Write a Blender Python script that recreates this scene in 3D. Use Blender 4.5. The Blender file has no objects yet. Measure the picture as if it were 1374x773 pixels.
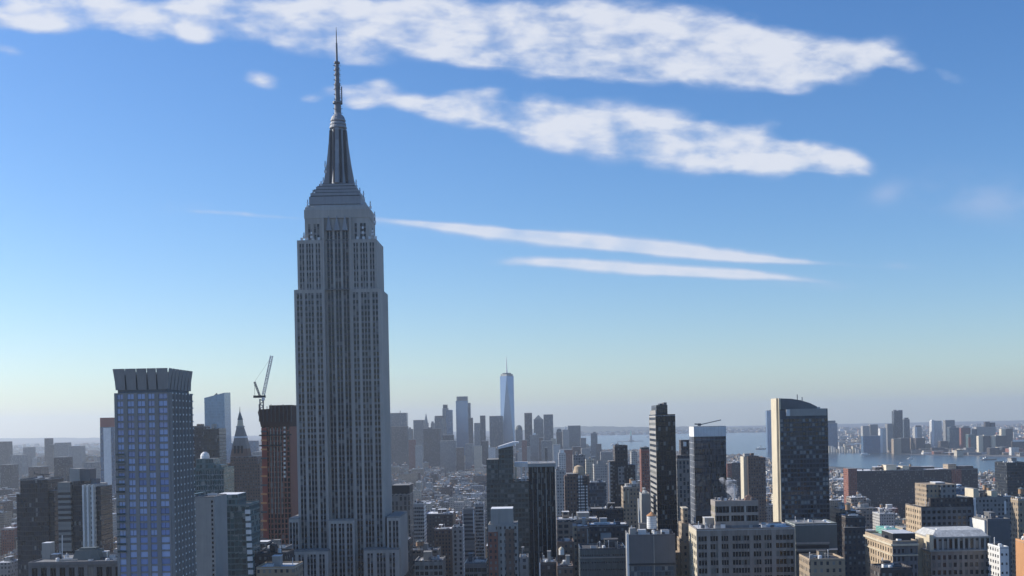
import bpy, math, random
import numpy as np
from mathutils import Vector, Matrix
R = random.Random(7)
scene = bpy.context.scene
COL = scene.collection
PI = math.pi

# ------------------------------------------------------------------ camera geometry
F, CU, CV, ROLL, EYE = 1600.0, 720.0, 565.0, 0.02, 180.0   # measured from the photograph (1374 px wide)
CR, SR = math.cos(ROLL), math.sin(ROLL)
def tan_dir(u, v):
    px, py = u - CU, v - CV
    return px * CR - py * SR, px * SR + py * CR        # right, down (in focal pixels)
def at(u, v, D):
    a, b = tan_dir(u, v)
    return a * D / F, EYE - b * D / F                  # world X, Z at distance Y = D

# ------------------------------------------------------------------ node helpers
class NT:
    def __init__(s, tree): s.t = tree
    def n(s, typ, **kw):
        nd = s.t.nodes.new(typ)
        for k, v in kw.items(): setattr(nd, k, v)
        return nd
    def put(s, sock, v):
        if isinstance(v, bpy.types.NodeSocket): s.t.links.new(v, sock)
        elif v is not None: sock.default_value = v
    def m(s, op, a, b=None, c=None, clamp=False):
        nd = s.n('ShaderNodeMath', operation=op, use_clamp=clamp)
        s.put(nd.inputs[0], a); s.put(nd.inputs[1], b); s.put(nd.inputs[2], c)
        return nd.outputs[0]
    def dot(s, a, vec):
        nd = s.n('ShaderNodeVectorMath', operation='DOT_PRODUCT')
        s.put(nd.inputs[0], a); nd.inputs[1].default_value = vec
        return nd.outputs['Value']
    def mixc(s, f, a, b):
        nd = s.n('ShaderNodeMix', data_type='RGBA')
        s.put(nd.inputs[0], f); s.put(nd.inputs[6], a); s.put(nd.inputs[7], b)
        return nd.outputs[2]
    def mixf(s, f, a, b):
        nd = s.n('ShaderNodeMix', data_type='FLOAT')
        s.put(nd.inputs[0], f); s.put(nd.inputs[2], a); s.put(nd.inputs[3], b)
        return nd.outputs[0]
    def rng(s, x, a, b, c=0.0, d=1.0, smooth=True):
        nd = s.n('ShaderNodeMapRange', interpolation_type='SMOOTHSTEP' if smooth else 'LINEAR')
        s.put(nd.inputs[0], x); nd.inputs[1].default_value = a; nd.inputs[2].default_value = b
        nd.inputs[3].default_value = c; nd.inputs[4].default_value = d
        return nd.outputs[0]
    def noise(s, vec, scale, detail=4, rough=.55, distort=0.0):
        nd = s.n('ShaderNodeTexNoise')
        if vec is not None: s.put(nd.inputs['Vector'], vec)
        nd.inputs['Scale'].default_value = scale; nd.inputs['Detail'].default_value = detail
        nd.inputs['Roughness'].default_value = rough; nd.inputs['Distortion'].default_value = distort
        return nd.outputs['Fac']
    def xyz(s, x, y, z):
        nd = s.n('ShaderNodeCombineXYZ')
        for i, v in enumerate((x, y, z)): s.put(nd.inputs[i], v)
        return nd.outputs[0]
def rgba(c): return (c[0], c[1], c[2], 1.0)

def new_mat(name):
    m = bpy.data.materials.new(name); m.use_nodes = True
    t = NT(m.node_tree); p = m.node_tree.nodes['Principled BSDF']
    return m, t, p

def plain(name, col, rough=.8, metal=0.0, var=.12, scale=.15, isl=.15, spec=.3):
    """weathered surface: base colour with mottling and a small change from piece to piece"""
    m, t, p = new_mat(name)
    tc = t.n('ShaderNodeTexCoord').outputs['Object']
    nz = t.noise(tc, scale, 6, .65)
    mp = t.n('ShaderNodeMapping'); mp.inputs['Scale'].default_value = (.9, .9, .035); t.put(mp.inputs[0], tc); st = t.noise(mp.outputs[0], 1.0, 4, .6)
    geo = t.n('ShaderNodeNewGeometry')
    k = t.m('MULTIPLY_ADD', t.m('SUBTRACT', nz, .5), var * 4, 1.0)
    k = t.m('MULTIPLY', k, t.m('MULTIPLY_ADD', t.m('SUBTRACT', st, .5), var * 3.5, 1.0))
    k = t.m('MULTIPLY', k, t.mixf(geo.outputs['Random Per Island'], 1 - isl, 1 + isl))
    vm = t.n('ShaderNodeVectorMath', operation='SCALE'); vm.inputs[0].default_value = col; t.put(vm.inputs['Scale'], k)
    t.put(p.inputs['Base Color'], vm.outputs[0])
    p.inputs['Roughness'].default_value = rough; p.inputs['Metallic'].default_value = metal
    p.inputs['Specular IOR Level'].default_value = spec
    return m

def facade(name, wall, glass=(.03, .04, .055), bay=3.0, flr=3.5, ww=.5, wh=.52, grough=.12, wrough=.85, isl=.2, band=None, blinds=.25, zo=0.0, wmetal=0.0, glassvar=.6):
    """wall with rows of window openings (object space); island random shifts tone from block to block"""
    m, t, p = new_mat(name)
    tc = t.n('ShaderNodeTexCoord').outputs['Object']
    sx = t.n('ShaderNodeSeparateXYZ'); t.put(sx.inputs[0], tc)
    geo = t.n('ShaderNodeNewGeometry')
    sn = t.n('ShaderNodeSeparateXYZ'); t.put(sn.inputs[0], geo.outputs['True Normal'])
    side = t.m('GREATER_THAN', t.m('ABSOLUTE', sn.outputs[0]), .6)
    top = t.m('GREATER_THAN', t.m('ABSOLUTE', sn.outputs[2]), .6)
    isr = geo.outputs['Random Per Island']
    s = t.mixf(side, sx.outputs[0], sx.outputs[1])
    us = t.m('MULTIPLY_ADD', s, 1.0 / bay, t.m('MULTIPLY', isr, 7.0)); uz = t.m('MULTIPLY_ADD', sx.outputs[2], 1.0 / flr, zo)
    fu = t.m('ABSOLUTE', t.m('SUBTRACT', t.m('FRACT', us), .5)); fz = t.m('ABSOLUTE', t.m('SUBTRACT', t.m('FRACT', uz), .5))
    inside = t.m('MULTIPLY', t.m('LESS_THAN', fu, ww / 2), t.m('LESS_THAN', fz, wh / 2))
    inside = t.m('MULTIPLY', inside, t.m('SUBTRACT', 1.0, top))
    wn = t.n('ShaderNodeTexWhiteNoise', noise_dimensions='3D')
    t.put(wn.inputs['Vector'], t.xyz(t.m('FLOOR', us), t.m('FLOOR', uz), t.m('MULTIPLY_ADD', isr, 31.0, side)))
    rv = wn.outputs['Value']
    gl = t.n('ShaderNodeVectorMath', operation='SCALE'); gl.inputs[0].default_value = glass
    t.put(gl.inputs['Scale'], t.mixf(rv, 1 - glassvar, 1 + glassvar))
    blind = t.m('GREATER_THAN', rv, 1 - blinds)
    gcol = t.mixc(t.m('MULTIPLY', blind, .55), gl.outputs[0], rgba((.3, .29, .26)))
    mp = t.n('ShaderNodeMapping'); mp.inputs['Scale'].default_value = (.5, .5, .03); t.put(mp.inputs[0], tc); st = t.noise(mp.outputs[0], 1.0, 4, .6)
    nz = t.m('MULTIPLY_ADD', t.noise(tc, .06, 6, .7), .5, t.m('MULTIPLY', st, .5)); nf = t.noise(tc, .9, 3, .6)
    k = t.m('MULTIPLY_ADD', t.m('SUBTRACT', nz, .5), .7, 1.0)
    k = t.m('MULTIPLY', k, t.m('MULTIPLY_ADD', t.m('SUBTRACT', nf, .5), .3, 1.0))
    k = t.m('MULTIPLY', k, t.mixf(isr, 1 - isl, 1 + isl))
    wl = t.n('ShaderNodeVectorMath', operation='SCALE'); wl.inputs[0].default_value = wall; t.put(wl.inputs['Scale'], k)
    t.put(p.inputs['Base Color'], t.mixc(inside, wl.outputs[0], gcol))
    t.put(p.inputs['Roughness'], t.mixf(inside, wrough, t.mixf(blind, grough, .45)))
    p.inputs['Metallic'].default_value = wmetal
    t.put(p.inputs['Specular IOR Level'], t.mixf(inside, .3, .6))
    bp = t.n('ShaderNodeBump'); bp.inputs['Strength'].default_value = .6; bp.inputs['Distance'].default_value = .3
    t.put(bp.inputs['Height'], t.m('SUBTRACT', 1.0, inside)); t.put(p.inputs['Normal'], bp.outputs[0])
    return m

def pane_mat(name, col, blind=(.32, .31, .28), blinds=.22, rough=.08, var=.6, spec=.7, wob=0.0, metal=0.0):
    """window glass: every pane its own depth of tone, some with blinds drawn"""
    m, t, p = new_mat(name)
    geo = t.n('ShaderNodeNewGeometry'); oi = t.n('ShaderNodeObjectInfo')
    rv = t.m('FRACT', t.m('MULTIPLY_ADD', oi.outputs['Random'], 7.31, t.m('MULTIPLY', geo.outputs['Random Per Island'], 3.17)))
    gl = t.n('ShaderNodeVectorMath', operation='SCALE'); gl.inputs[0].default_value = col; t.put(gl.inputs['Scale'], t.mixf(rv, 1 - var, 1 + var))
    b = t.m('GREATER_THAN', rv, 1 - blinds)
    t.put(p.inputs['Base Color'], t.mixc(t.m('MULTIPLY', b, .6), gl.outputs[0], rgba(blind)))
    t.put(p.inputs['Roughness'], t.mixf(b, rough, .4)); p.inputs['Specular IOR Level'].default_value = spec
    p.inputs['Metallic'].default_value = metal
    if wob:
        tc = t.n('ShaderNodeTexCoord').outputs['Object']
        bp = t.n('ShaderNodeBump'); bp.inputs['Strength'].default_value = wob; bp.inputs['Distance'].default_value = .5
        t.put(bp.inputs['Height'], t.noise(tc, .25, 2)); t.put(p.inputs['Normal'], bp.outputs[0])
    return m

# ------------------------------------------------------------------ mesh builder
class MB:
    def __init__(s): s.v = []; s.f = []; s.mi = []; s.mats = []
    def mid(s, mat):
        if mat not in s.mats: s.mats.append(mat)
        return s.mats.index(mat)
    def poly(s, pts, mat):
        b = len(s.v); s.v += [tuple(p) for p in pts]; s.f.append(tuple(range(b, b + len(pts)))); s.mi.append(s.mid(mat)); return s
    def box(s, x0, x1, y0, y1, z0, z1, mat, skip=''):
        b = len(s.v)
        s.v += [(x0, y0, z0), (x1, y0, z0), (x1, y1, z0), (x0, y1, z0), (x0, y0, z1), (x1, y0, z1), (x1, y1, z1), (x0, y1, z1)]
        k = s.mid(mat)
        for c, q in (('b', (0, 3, 2, 1)), ('t', (4, 5, 6, 7)), ('f', (0, 1, 5, 4)), ('r', (1, 2, 6, 5)), ('k', (2, 3, 7, 6)), ('l', (3, 0, 4, 7))):
            if c not in skip: s.f.append(tuple(b + i for i in q)); s.mi.append(k)
        return s
    def hexa(s, lo, hi, mat):
        """eight corners: lower ring, upper ring"""
        b = len(s.v); s.v += [tuple(p) for p in lo] + [tuple(p) for p in hi]; n = len(lo); k = s.mid(mat)
        s.f.append(tuple(b + i for i in reversed(range(n)))); s.mi.append(k)
        s.f.append(tuple(b + n + i for i in range(n))); s.mi.append(k)
        for i in range(n):
            j = (i + 1) % n; s.f.append((b + i, b + j, b + n + j, b + n + i)); s.mi.append(k)
        return s
    def bar(s, p, q, r, mat, r2=None):
        p, q = Vector(p), Vector(q); d = (q - p).normalized()
        a = d.cross(Vector((0, 0, 1)) if abs(d.z) < .9 else Vector((1, 0, 0))).normalized(); c = d.cross(a)
        r2 = r if r2 is None else r2
        s.hexa([p + a * r + c * r, p - a * r + c * r, p - a * r - c * r, p + a * r - c * r],
               [q + a * r2 + c * r2, q - a * r2 + c * r2, q - a * r2 - c * r2, q + a * r2 - c * r2], mat)
        return s
    def lathe(s, cx, cy, prof, mat, n=14, sq=1.0):
        b = len(s.v); k = s.mid(mat)
        for r, z in prof:
            for i in range(n):
                a = 2 * PI * (i + .5) / n; s.v.append((cx + r * math.cos(a), cy + r * math.sin(a) * sq, z))
        for j in range(len(prof) - 1):
            for i in range(n):
                i2 = (i + 1) % n; s.f.append((b + j * n + i, b + j * n + i2, b + (j + 1) * n + i2, b + (j + 1) * n + i)); s.mi.append(k)
        s.f.append(tuple(b + (len(prof) - 1) * n + i for i in range(n))); s.mi.append(k)
        s.f.append(tuple(b + i for i in reversed(range(n)))); s.mi.append(k)
        return s
    def build(s, name, parent=None, loc=(0, 0, 0), smooth=False, **props):
        me = bpy.data.meshes.new(name); me.from_pydata(s.v, [], s.f)
        for m in s.mats: me.materials.append(m)
        if len(s.mats) > 1: me.polygons.foreach_set('material_index', s.mi)
        if smooth: me.polygons.foreach_set('use_smooth', [True] * len(s.f))
        me.update()
        o = bpy.data.objects.new(name, me); o.location = loc; COL.objects.link(o)
        if parent is not None: o.parent = parent
        for k, v in props.items(): o[k] = v
        return o

def tag(o, label, cat, group=None):
    o['label'] = label; o['category'] = cat
    if group: o['group'] = group
    return o
def thing(name, label, cat, loc, group=None):
    o = bpy.data.objects.new(name, None); o.empty_display_size = 5; o.location = loc; COL.objects.link(o)
    return tag(o, label, cat, group)

# ------------------------------------------------------------------ world: sky, sun, clouds far above
SUN_EL, SUN_AZ = math.radians(29), math.radians(-75)     # azimuth measured from +Y towards +X
SUN_DIR = Vector((math.sin(SUN_AZ) * math.cos(SUN_EL), math.cos(SUN_AZ) * math.cos(SUN_EL), math.sin(SUN_EL)))
SKY_STRENGTH, SUN_STRENGTH, EXPOSURE = .150, 5.2, 0.0
HAZE_COL, HAZE_DENS, HAZE_ANI = (.82, .90, 1.0, 1), 4.8e-5, .4

w = bpy.data.worlds.new('World'); scene.world = w; w.use_nodes = True
wt = NT(w.node_tree); w.node_tree.nodes.clear()
sky = wt.n('ShaderNodeTexSky', sky_type='NISHITA', sun_disc=False)
sky.sun_elevation = SUN_EL; sky.sun_rotation = SUN_AZ; sky.altitude = 100
sky.air_density = 1.0; sky.dust_density = .5; sky.ozone_density = 5.0
gen = wt.n('ShaderNodeTexCoord').outputs['Generated']
sp = wt.n('ShaderNodeSeparateXYZ'); wt.put(sp.inputs[0], gen)
ahead = wt.m('GREATER_THAN', sp.outputs[1], .05)
ysafe = wt.m('MAXIMUM', sp.outputs[1], .05)
A = wt.m('DIVIDE', sp.outputs[0], ysafe); E = wt.m('DIVIDE', sp.outputs[2], ysafe)
esafe = wt.m('MAXIMUM', sp.outputs[2], .02)
deck = wt.xyz(wt.m('DIVIDE', sp.outputs[0], esafe), wt.m('DIVIDE', sp.outputs[1], esafe), 0.0)   # a flat cloud layer overhead
n_edge = wt.noise(wt.xyz(wt.m('MULTIPLY', A, 1.0), wt.m('MULTIPLY_ADD', E, 1.75, wt.m('MULTIPLY', A, .12)), 0.0), 19.0, 5, .46, .15)
n_fine = wt.noise(wt.xyz(A, wt.m('MULTIPLY', E, 2.4), 9.0), 36.0, 5, .55, .2)
n_big = wt.noise(wt.xyz(wt.m('MULTIPLY_ADD', E, .6, A), wt.m('MULTIPLY', E, 2.6), 4.0), 7.5, 4, .5, .2)
ae = wt.xyz(A, E, 1.0)
def blobs(lst):
    acc = None
    for (u, v, L, T, ang, wgt) in lst:
        a, b = tan_dir(u, v); a /= F; e = -b / F
        th = -(math.radians(ang) + ROLL); c, s = math.cos(th), math.sin(th)
        L, T = L / F, T / F
        p = wt.dot(ae, (c / L, s / L, -(a * c + e * s) / L)); q = wt.dot(ae, (-s / T, c / T, -(-a * s + e * c) / T))
        r2 = wt.m('MULTIPLY_ADD', p, p, wt.m('MULTIPLY', q, q))
        g = wt.m('MULTIPLY', wt.m('EXPONENT', wt.m('MULTIPLY', r2, -.9)), wgt)
        acc = g if acc is None else wt.m('ADD', acc, g)
    return acc
CLOUDS = [(15, 16, 75, 22, 8, 1.05), (110, 8, 85, 17, 12, 1.0), (185, 26, 70, 16, 14, 1.0), (178, 45, 36, 9, 8, .85), (22, 69, 40, 9, 10, .95), (60, 30, 40, 12, 8, .8),
          (235, 5, 60, 12, 5, .75), (300, 14, 70, 20, 8, .8), (255, 45, 34, 11, 10, .75), (340, 45, 50, 20, 12, .7), (400, 18, 80, 26, 5, .9),
          (505, 28, 90, 28, 8, .95), (600, 25, 110, 30, 6, 1.0), (640, 62, 60, 16, 8, .75), (700, 40, 120, 34, 8, 1.0), (640, 80, 36, 9, 2, .75),
          (800, 45, 120, 40, 8, 1.0), (760, 95, 50, 12, 3, .75), (910, 55, 120, 38, 8, 1.0), (880, 92, 50, 16, 0, .8), (1010, 65, 110, 34, 8, .95),
          (980, 100, 60, 16, 4, .8), (1090, 70, 70, 24, 6, .8), (1170, 72, 46, 20, -10, .9), (1215, 85, 36, 13, 8, .85), (1280, 102, 26, 11, 20, .7), (700, 85, 70, 14, 4, .7), (850, 100, 60, 12, 4, .7), (1100, 100, 50, 10, 0, .7), (430, 60, 60, 16, 8, .7), (560, 60, 60, 14, 5, .7),
          (1050, 116, 40, 9, 6, .6), (350, 106, 28, 12, 15, .85), (465, 124, 36, 10, 4, .9), (482, 142, 22, 8, 4, .85), (512, 113, 24, 9, 2, .85), (416, 132, 16, 8, 0, .75),
          (480, 80, 44, 10, 4, .6), (560, 141, 60, 11, 6, .95), (650, 150, 80, 19, 8, 1.05), (735, 163, 90, 27, 9, 1.15), (830, 180, 95, 31, 9, 1.2),
          (920, 190, 95, 31, 8, 1.2), (1010, 202, 95, 26, 8, 1.15), (1090, 214, 65, 19, 6, 1.05), (1135, 220, 32, 13, 4, .95), (1030, 168, 40, 10, -8, .5), (640, 125, 40, 8, 0, .5)]
TRAILS = [(640, 309, 120, 6, 5.0, .9), (780, 323, 150, 10.5, 4.6, 1.25), (900, 335, 150, 8, 5.0, 1.1), (1010, 347, 110, 4, 4.0, 1.0), (560, 299, 70, 4, 5.5, .7),
          (740, 352, 70, 6.5, 1.0, 1.0), (850, 360, 110, 8, 3.2, 1.15), (960, 367, 100, 6, 2.2, 1.05), (1060, 374, 50, 3.5, 6, .6),
          (290, 285, 60, 3.6, 2, .62), (385, 292, 50, 3, 3, .62)]
WISPS = [(1330, 268, 90, 26, 6, .42), (1190, 260, 30, 12, -20, .36), (1215, 357, 24, 4, 2, .35), (1100, 382, 50, 6, 2, .3), (230, 278, 40, 7, 3, .25), (560, 508, 50, 3, 2, .22)]
cm = blobs(CLOUDS); tm_ = blobs(TRAILS); wm = blobs(WISPS)
nn = wt.m('ADD', wt.m('ADD', wt.rng(n_edge, .3, .7, -.66, .42, False), wt.rng(n_fine, .25, .75, -.13, .13, False)), wt.rng(n_big, .3, .7, -.3, .3, False))
cmin = wt.m('MINIMUM', cm, 1.12)
cloud = wt.rng(wt.m('MULTIPLY', wt.m('ADD', cmin, nn), wt.rng(cm, .05, .55)), .02, 1.22)
trail = wt.rng(wt.m('ADD', wt.m('MINIMUM', tm_, 1.2), wt.m('MULTIPLY', wt.m('MULTIPLY', wt.m('SUBTRACT', n_edge, .5), 1.9), wt.rng(tm_, .05, .5))), .08, 1.3)
wisp = wt.m('MULTIPLY', wm, wt.rng(n_edge, .3, .75))
cover = wt.m('MULTIPLY', wt.m('MINIMUM', wt.m('ADD', wt.m('MULTIPLY', wt.m('MAXIMUM', cloud, trail), .93), wisp), .95), ahead)
thick = wt.rng(wt.m('ADD', wt.m('MULTIPLY', wt.m('ADD', wt.m('SUBTRACT', n_edge, .5), wt.m('SUBTRACT', n_fine, .5)), 1.7), cmin), .35, 1.35)
cover = wt.m('MULTIPLY', cover, wt.rng(wt.m('ADD', n_edge, n_fine), .75, 1.15, .8, 1.0))
ccol = wt.mixc(wt.m('MAXIMUM', thick, wt.m('MULTIPLY', trail, .8)), rgba((.58, .69, .95)), rgba((.90, .94, 1.04)))
hs = wt.n('ShaderNodeHueSaturation'); hs.inputs['Saturation'].default_value = 1.17; hs.inputs['Hue'].default_value = .506; wt.put(hs.inputs['Color'], sky.outputs[0])
bg1 = wt.n('ShaderNodeBackground'); wt.put(bg1.inputs[0], hs.outputs[0]); bg1.inputs[1].default_value = SKY_STRENGTH
bg2 = wt.n('ShaderNodeBackground'); wt.put(bg2.inputs[0], ccol); bg2.inputs[1].default_value = .86
mx = wt.n('ShaderNodeMixShader'); wt.put(mx.inputs[0], cover); wt.put(mx.inputs[1], bg1.outputs[0]); wt.put(mx.inputs[2], bg2.outputs[0])
wo = wt.n('ShaderNodeOutputWorld'); wt.put(wo.inputs[0], mx.outputs[0])

sl = bpy.data.lights.new('sun', 'SUN'); sl.energy = SUN_STRENGTH; sl.angle = math.radians(.5); sl.color = (1.0, .93, .82)
so = bpy.data.objects.new('sun', sl); COL.objects.link(so); so.rotation_euler = (-SUN_DIR).to_track_quat('-Z', 'Y').to_euler()

cam = bpy.data.cameras.new('camera'); co = bpy.data.objects.new('camera', cam); COL.objects.link(co); scene.camera = co
cam.sensor_fit = 'HORIZONTAL'; cam.sensor_width = 36; cam.lens = 36 * F / 1374
cam.shift_x = (687 - CU) / 1374; cam.shift_y = (CV - 386.5) / 1374
cam.clip_start = 1; cam.clip_end = 90000
co.location = (0, 0, EYE)
co.matrix_world = Matrix.Translation((0, 0, EYE)) @ Matrix.Rotation(PI / 2, 4, 'X') @ Matrix.Rotation(-ROLL, 4, 'Z')
scene.view_settings.view_transform = 'Standard'; scene.view_settings.look = 'None'; scene.view_settings.gamma = 1; scene.view_settings.exposure = EXPOSURE
cy = scene.cycles
cy.max_bounces = 5; cy.diffuse_bounces = 2; cy.glossy_bounces = 2; cy.transmission_bounces = 2; cy.volume_bounces = 1
cy.use_denoising = True; cy.use_adaptive_sampling = True; cy.adaptive_threshold = .01
# ------------------------------------------------------------------ materials
M = {}
M['lime'] = plain('limestone', (.41, .385, .355), .85, var=.13, scale=.05, isl=.07)
M['lime_side'] = facade('limestone_windows', (.41, .385, .355), bay=2.6, flr=3.7, ww=.5, wh=.6, isl=.03)
M['metal'] = plain('cast_aluminium', (.27, .285, .31), .6, .3, var=.12, scale=.2)
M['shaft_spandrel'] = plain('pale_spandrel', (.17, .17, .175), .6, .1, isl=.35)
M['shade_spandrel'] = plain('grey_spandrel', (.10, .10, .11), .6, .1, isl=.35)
M['rust_brown'] = plain('rust_brown_frame', (.27, .125, .095), .85)
M['spandrel'] = plain('spandrel_panel', (.055, .06, .07), .6, .2, isl=.35)
M['steel'] = plain('dark_steel', (.10, .11, .13), .55, .5)
M['antenna'] = plain('antenna_steel', (.14, .15, .17), .5, .5)
M['glass'] = pane_mat('window_glass', (.012, .015, .021), blinds=.1, rough=.12, spec=.5)
M['glass_painted_sky'] = pane_mat('painted_sky_glass', (.28, .37, .66), blind=(.54, .61, .80), blinds=.4, rough=.06, var=.25, spec=.9)  # pale blue pane and blind tones stand in for reflected sky
M['glass_teal'] = pane_mat('teal_glass', (.035, .075, .085), blinds=.12, rough=.08, var=.5)
M['bronze'] = plain('grey_brown_stone', (.29, .275, .265), .75, isl=.05, var=.08)
M['conc'] = plain('concrete', (.34, .33, .31), .85)
M['conc_dark'] = plain('dark_concrete', (.16, .16, .165), .85)
M['taupe'] = plain('taupe_stone', (.27, .24, .215), .85)
M['white'] = plain('white_paint', (.74, .74, .72), .7, isl=.06)
M['cream'] = plain('cream_brick', (.60, .53, .40), .85, isl=.06)
M['tan'] = plain('tan_brick', (.46, .36, .25), .85)
M['brown'] = plain('brown_brick', (.22, .14, .105), .85)
M['red'] = plain('red_brick', (.30, .12, .085), .85)
M['orange'] = plain('orange_brick', (.52, .27, .13), .85)
M['rust'] = plain('red_lead_panel', (.26, .075, .055), .7)
M['netting'] = plain('debris_netting', (.055, .035, .032), .95, var=.2)
M['copper'] = plain('green_copper', (.20, .46, .38), .6, var=.1)
M['slate'] = plain('slate_roof', (.13, .15, .15), .7)
M['silverroof'] = plain('silver_roof', (.50, .50, .48), .6, .0, var=.3, scale=.3)
M['wood'] = plain('cedar_wood', (.42, .27, .17), .85)
M['black'] = plain('black_metal', (.03, .032, .036), .6)
M['rf_tar'] = plain('tar_roof', (.09, .09, .092), .9, var=.2, scale=.12)
M['rf_grey'] = plain('grey_gravel_roof', (.25, .25, .245), .9, var=.2, scale=.12)
M['rf_white'] = plain('white_roof', (.80, .81, .82), .75, var=.14, scale=.12)
M['rf_silver'] = plain('aluminium_roof_coat', (.58, .59, .60), .65, var=.16, scale=.12)
ROOFS = ['rf_tar', 'rf_grey', 'rf_grey', 'rf_white', 'rf_silver']
M['unit'] = plain('galvanised_unit', (.62, .63, .64), .6, .2, isl=.35)
FA = dict(
 tan=facade('tan_brick_windows', (0.368, 0.290, 0.206), bay=2.9, flr=3.4, ww=.42, wh=.5),
 cream=facade('cream_brick_windows', (0.560, 0.500, 0.390), bay=3.1, flr=3.5, ww=.45, wh=.5),
 brown=facade('brown_brick_windows', (0.176, 0.123, 0.096), bay=2.8, flr=3.3, ww=.42, wh=.5),
 red=facade('red_brick_windows', (0.255, 0.110, 0.079), bay=2.8, flr=3.3, ww=.42, wh=.5),
 grey=facade('grey_stone_windows', (0.272, 0.268, 0.259), bay=3.2, flr=3.7, ww=.5, wh=.55),
 pale=facade('pale_stone_windows', (0.439, 0.426, 0.395), bay=3.0, flr=3.5, ww=.46, wh=.5),
 white=facade('white_brick_windows', (0.680, 0.670, 0.640), bay=3.2, flr=3.1, ww=.5, wh=.48),
 dark=facade('dark_brick_windows', (0.079, 0.068, 0.065), bay=2.9, flr=3.4, ww=.45, wh=.5),
 band=facade('banded_offices', (0.259, 0.252, 0.238), bay=40, flr=3.8, ww=.985, wh=.48),
 strip=facade('pier_offices', (0.238, 0.227, 0.209), bay=3.4, flr=3.8, ww=.52, wh=.82),
 glass=facade('glass_curtain', (0.100, 0.125, 0.150), (.05, .075, .10), bay=1.6, flr=3.6, ww=.9, wh=.8, wrough=.3, blinds=.12),
 dglass=facade('dark_glass_curtain', (0.045, 0.050, 0.058), (.02, .028, .04), bay=1.6, flr=3.6, ww=.88, wh=.78, wrough=.35, blinds=.03),
 teal=facade('teal_glass_curtain', (0.130, 0.180, 0.180), (.05, .105, .115), bay=1.9, flr=3.2, ww=.85, wh=.68, wrough=.35, blinds=.15),
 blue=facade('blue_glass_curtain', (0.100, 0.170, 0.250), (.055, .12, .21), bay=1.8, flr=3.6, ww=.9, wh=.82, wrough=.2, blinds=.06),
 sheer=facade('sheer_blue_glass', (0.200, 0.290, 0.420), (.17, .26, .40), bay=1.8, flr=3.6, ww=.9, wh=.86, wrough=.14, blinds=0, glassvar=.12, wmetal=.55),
 moss=facade('grey_green_glass', (0.100, 0.120, 0.118), (.05, .065, .07), bay=2.6, flr=3.7, ww=.8, wh=.62, wrough=.4, blinds=.1),
 loft=facade('loft_building', (0.307, 0.255, 0.211), bay=4.2, flr=4.1, ww=.68, wh=.58),
)
FILL_KINDS = [('tan', 'tan brick'), ('brown', 'brown brick'), ('red', 'red brick'), ('grey', 'grey stone'), ('pale', 'pale stone'), ('cream', 'cream brick'), ('white', 'white brick'), ('loft', 'brownish loft'), ('dark', 'dark brick'), ('tan', 'tan brick'), ('strip', 'grey piered')]
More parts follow.
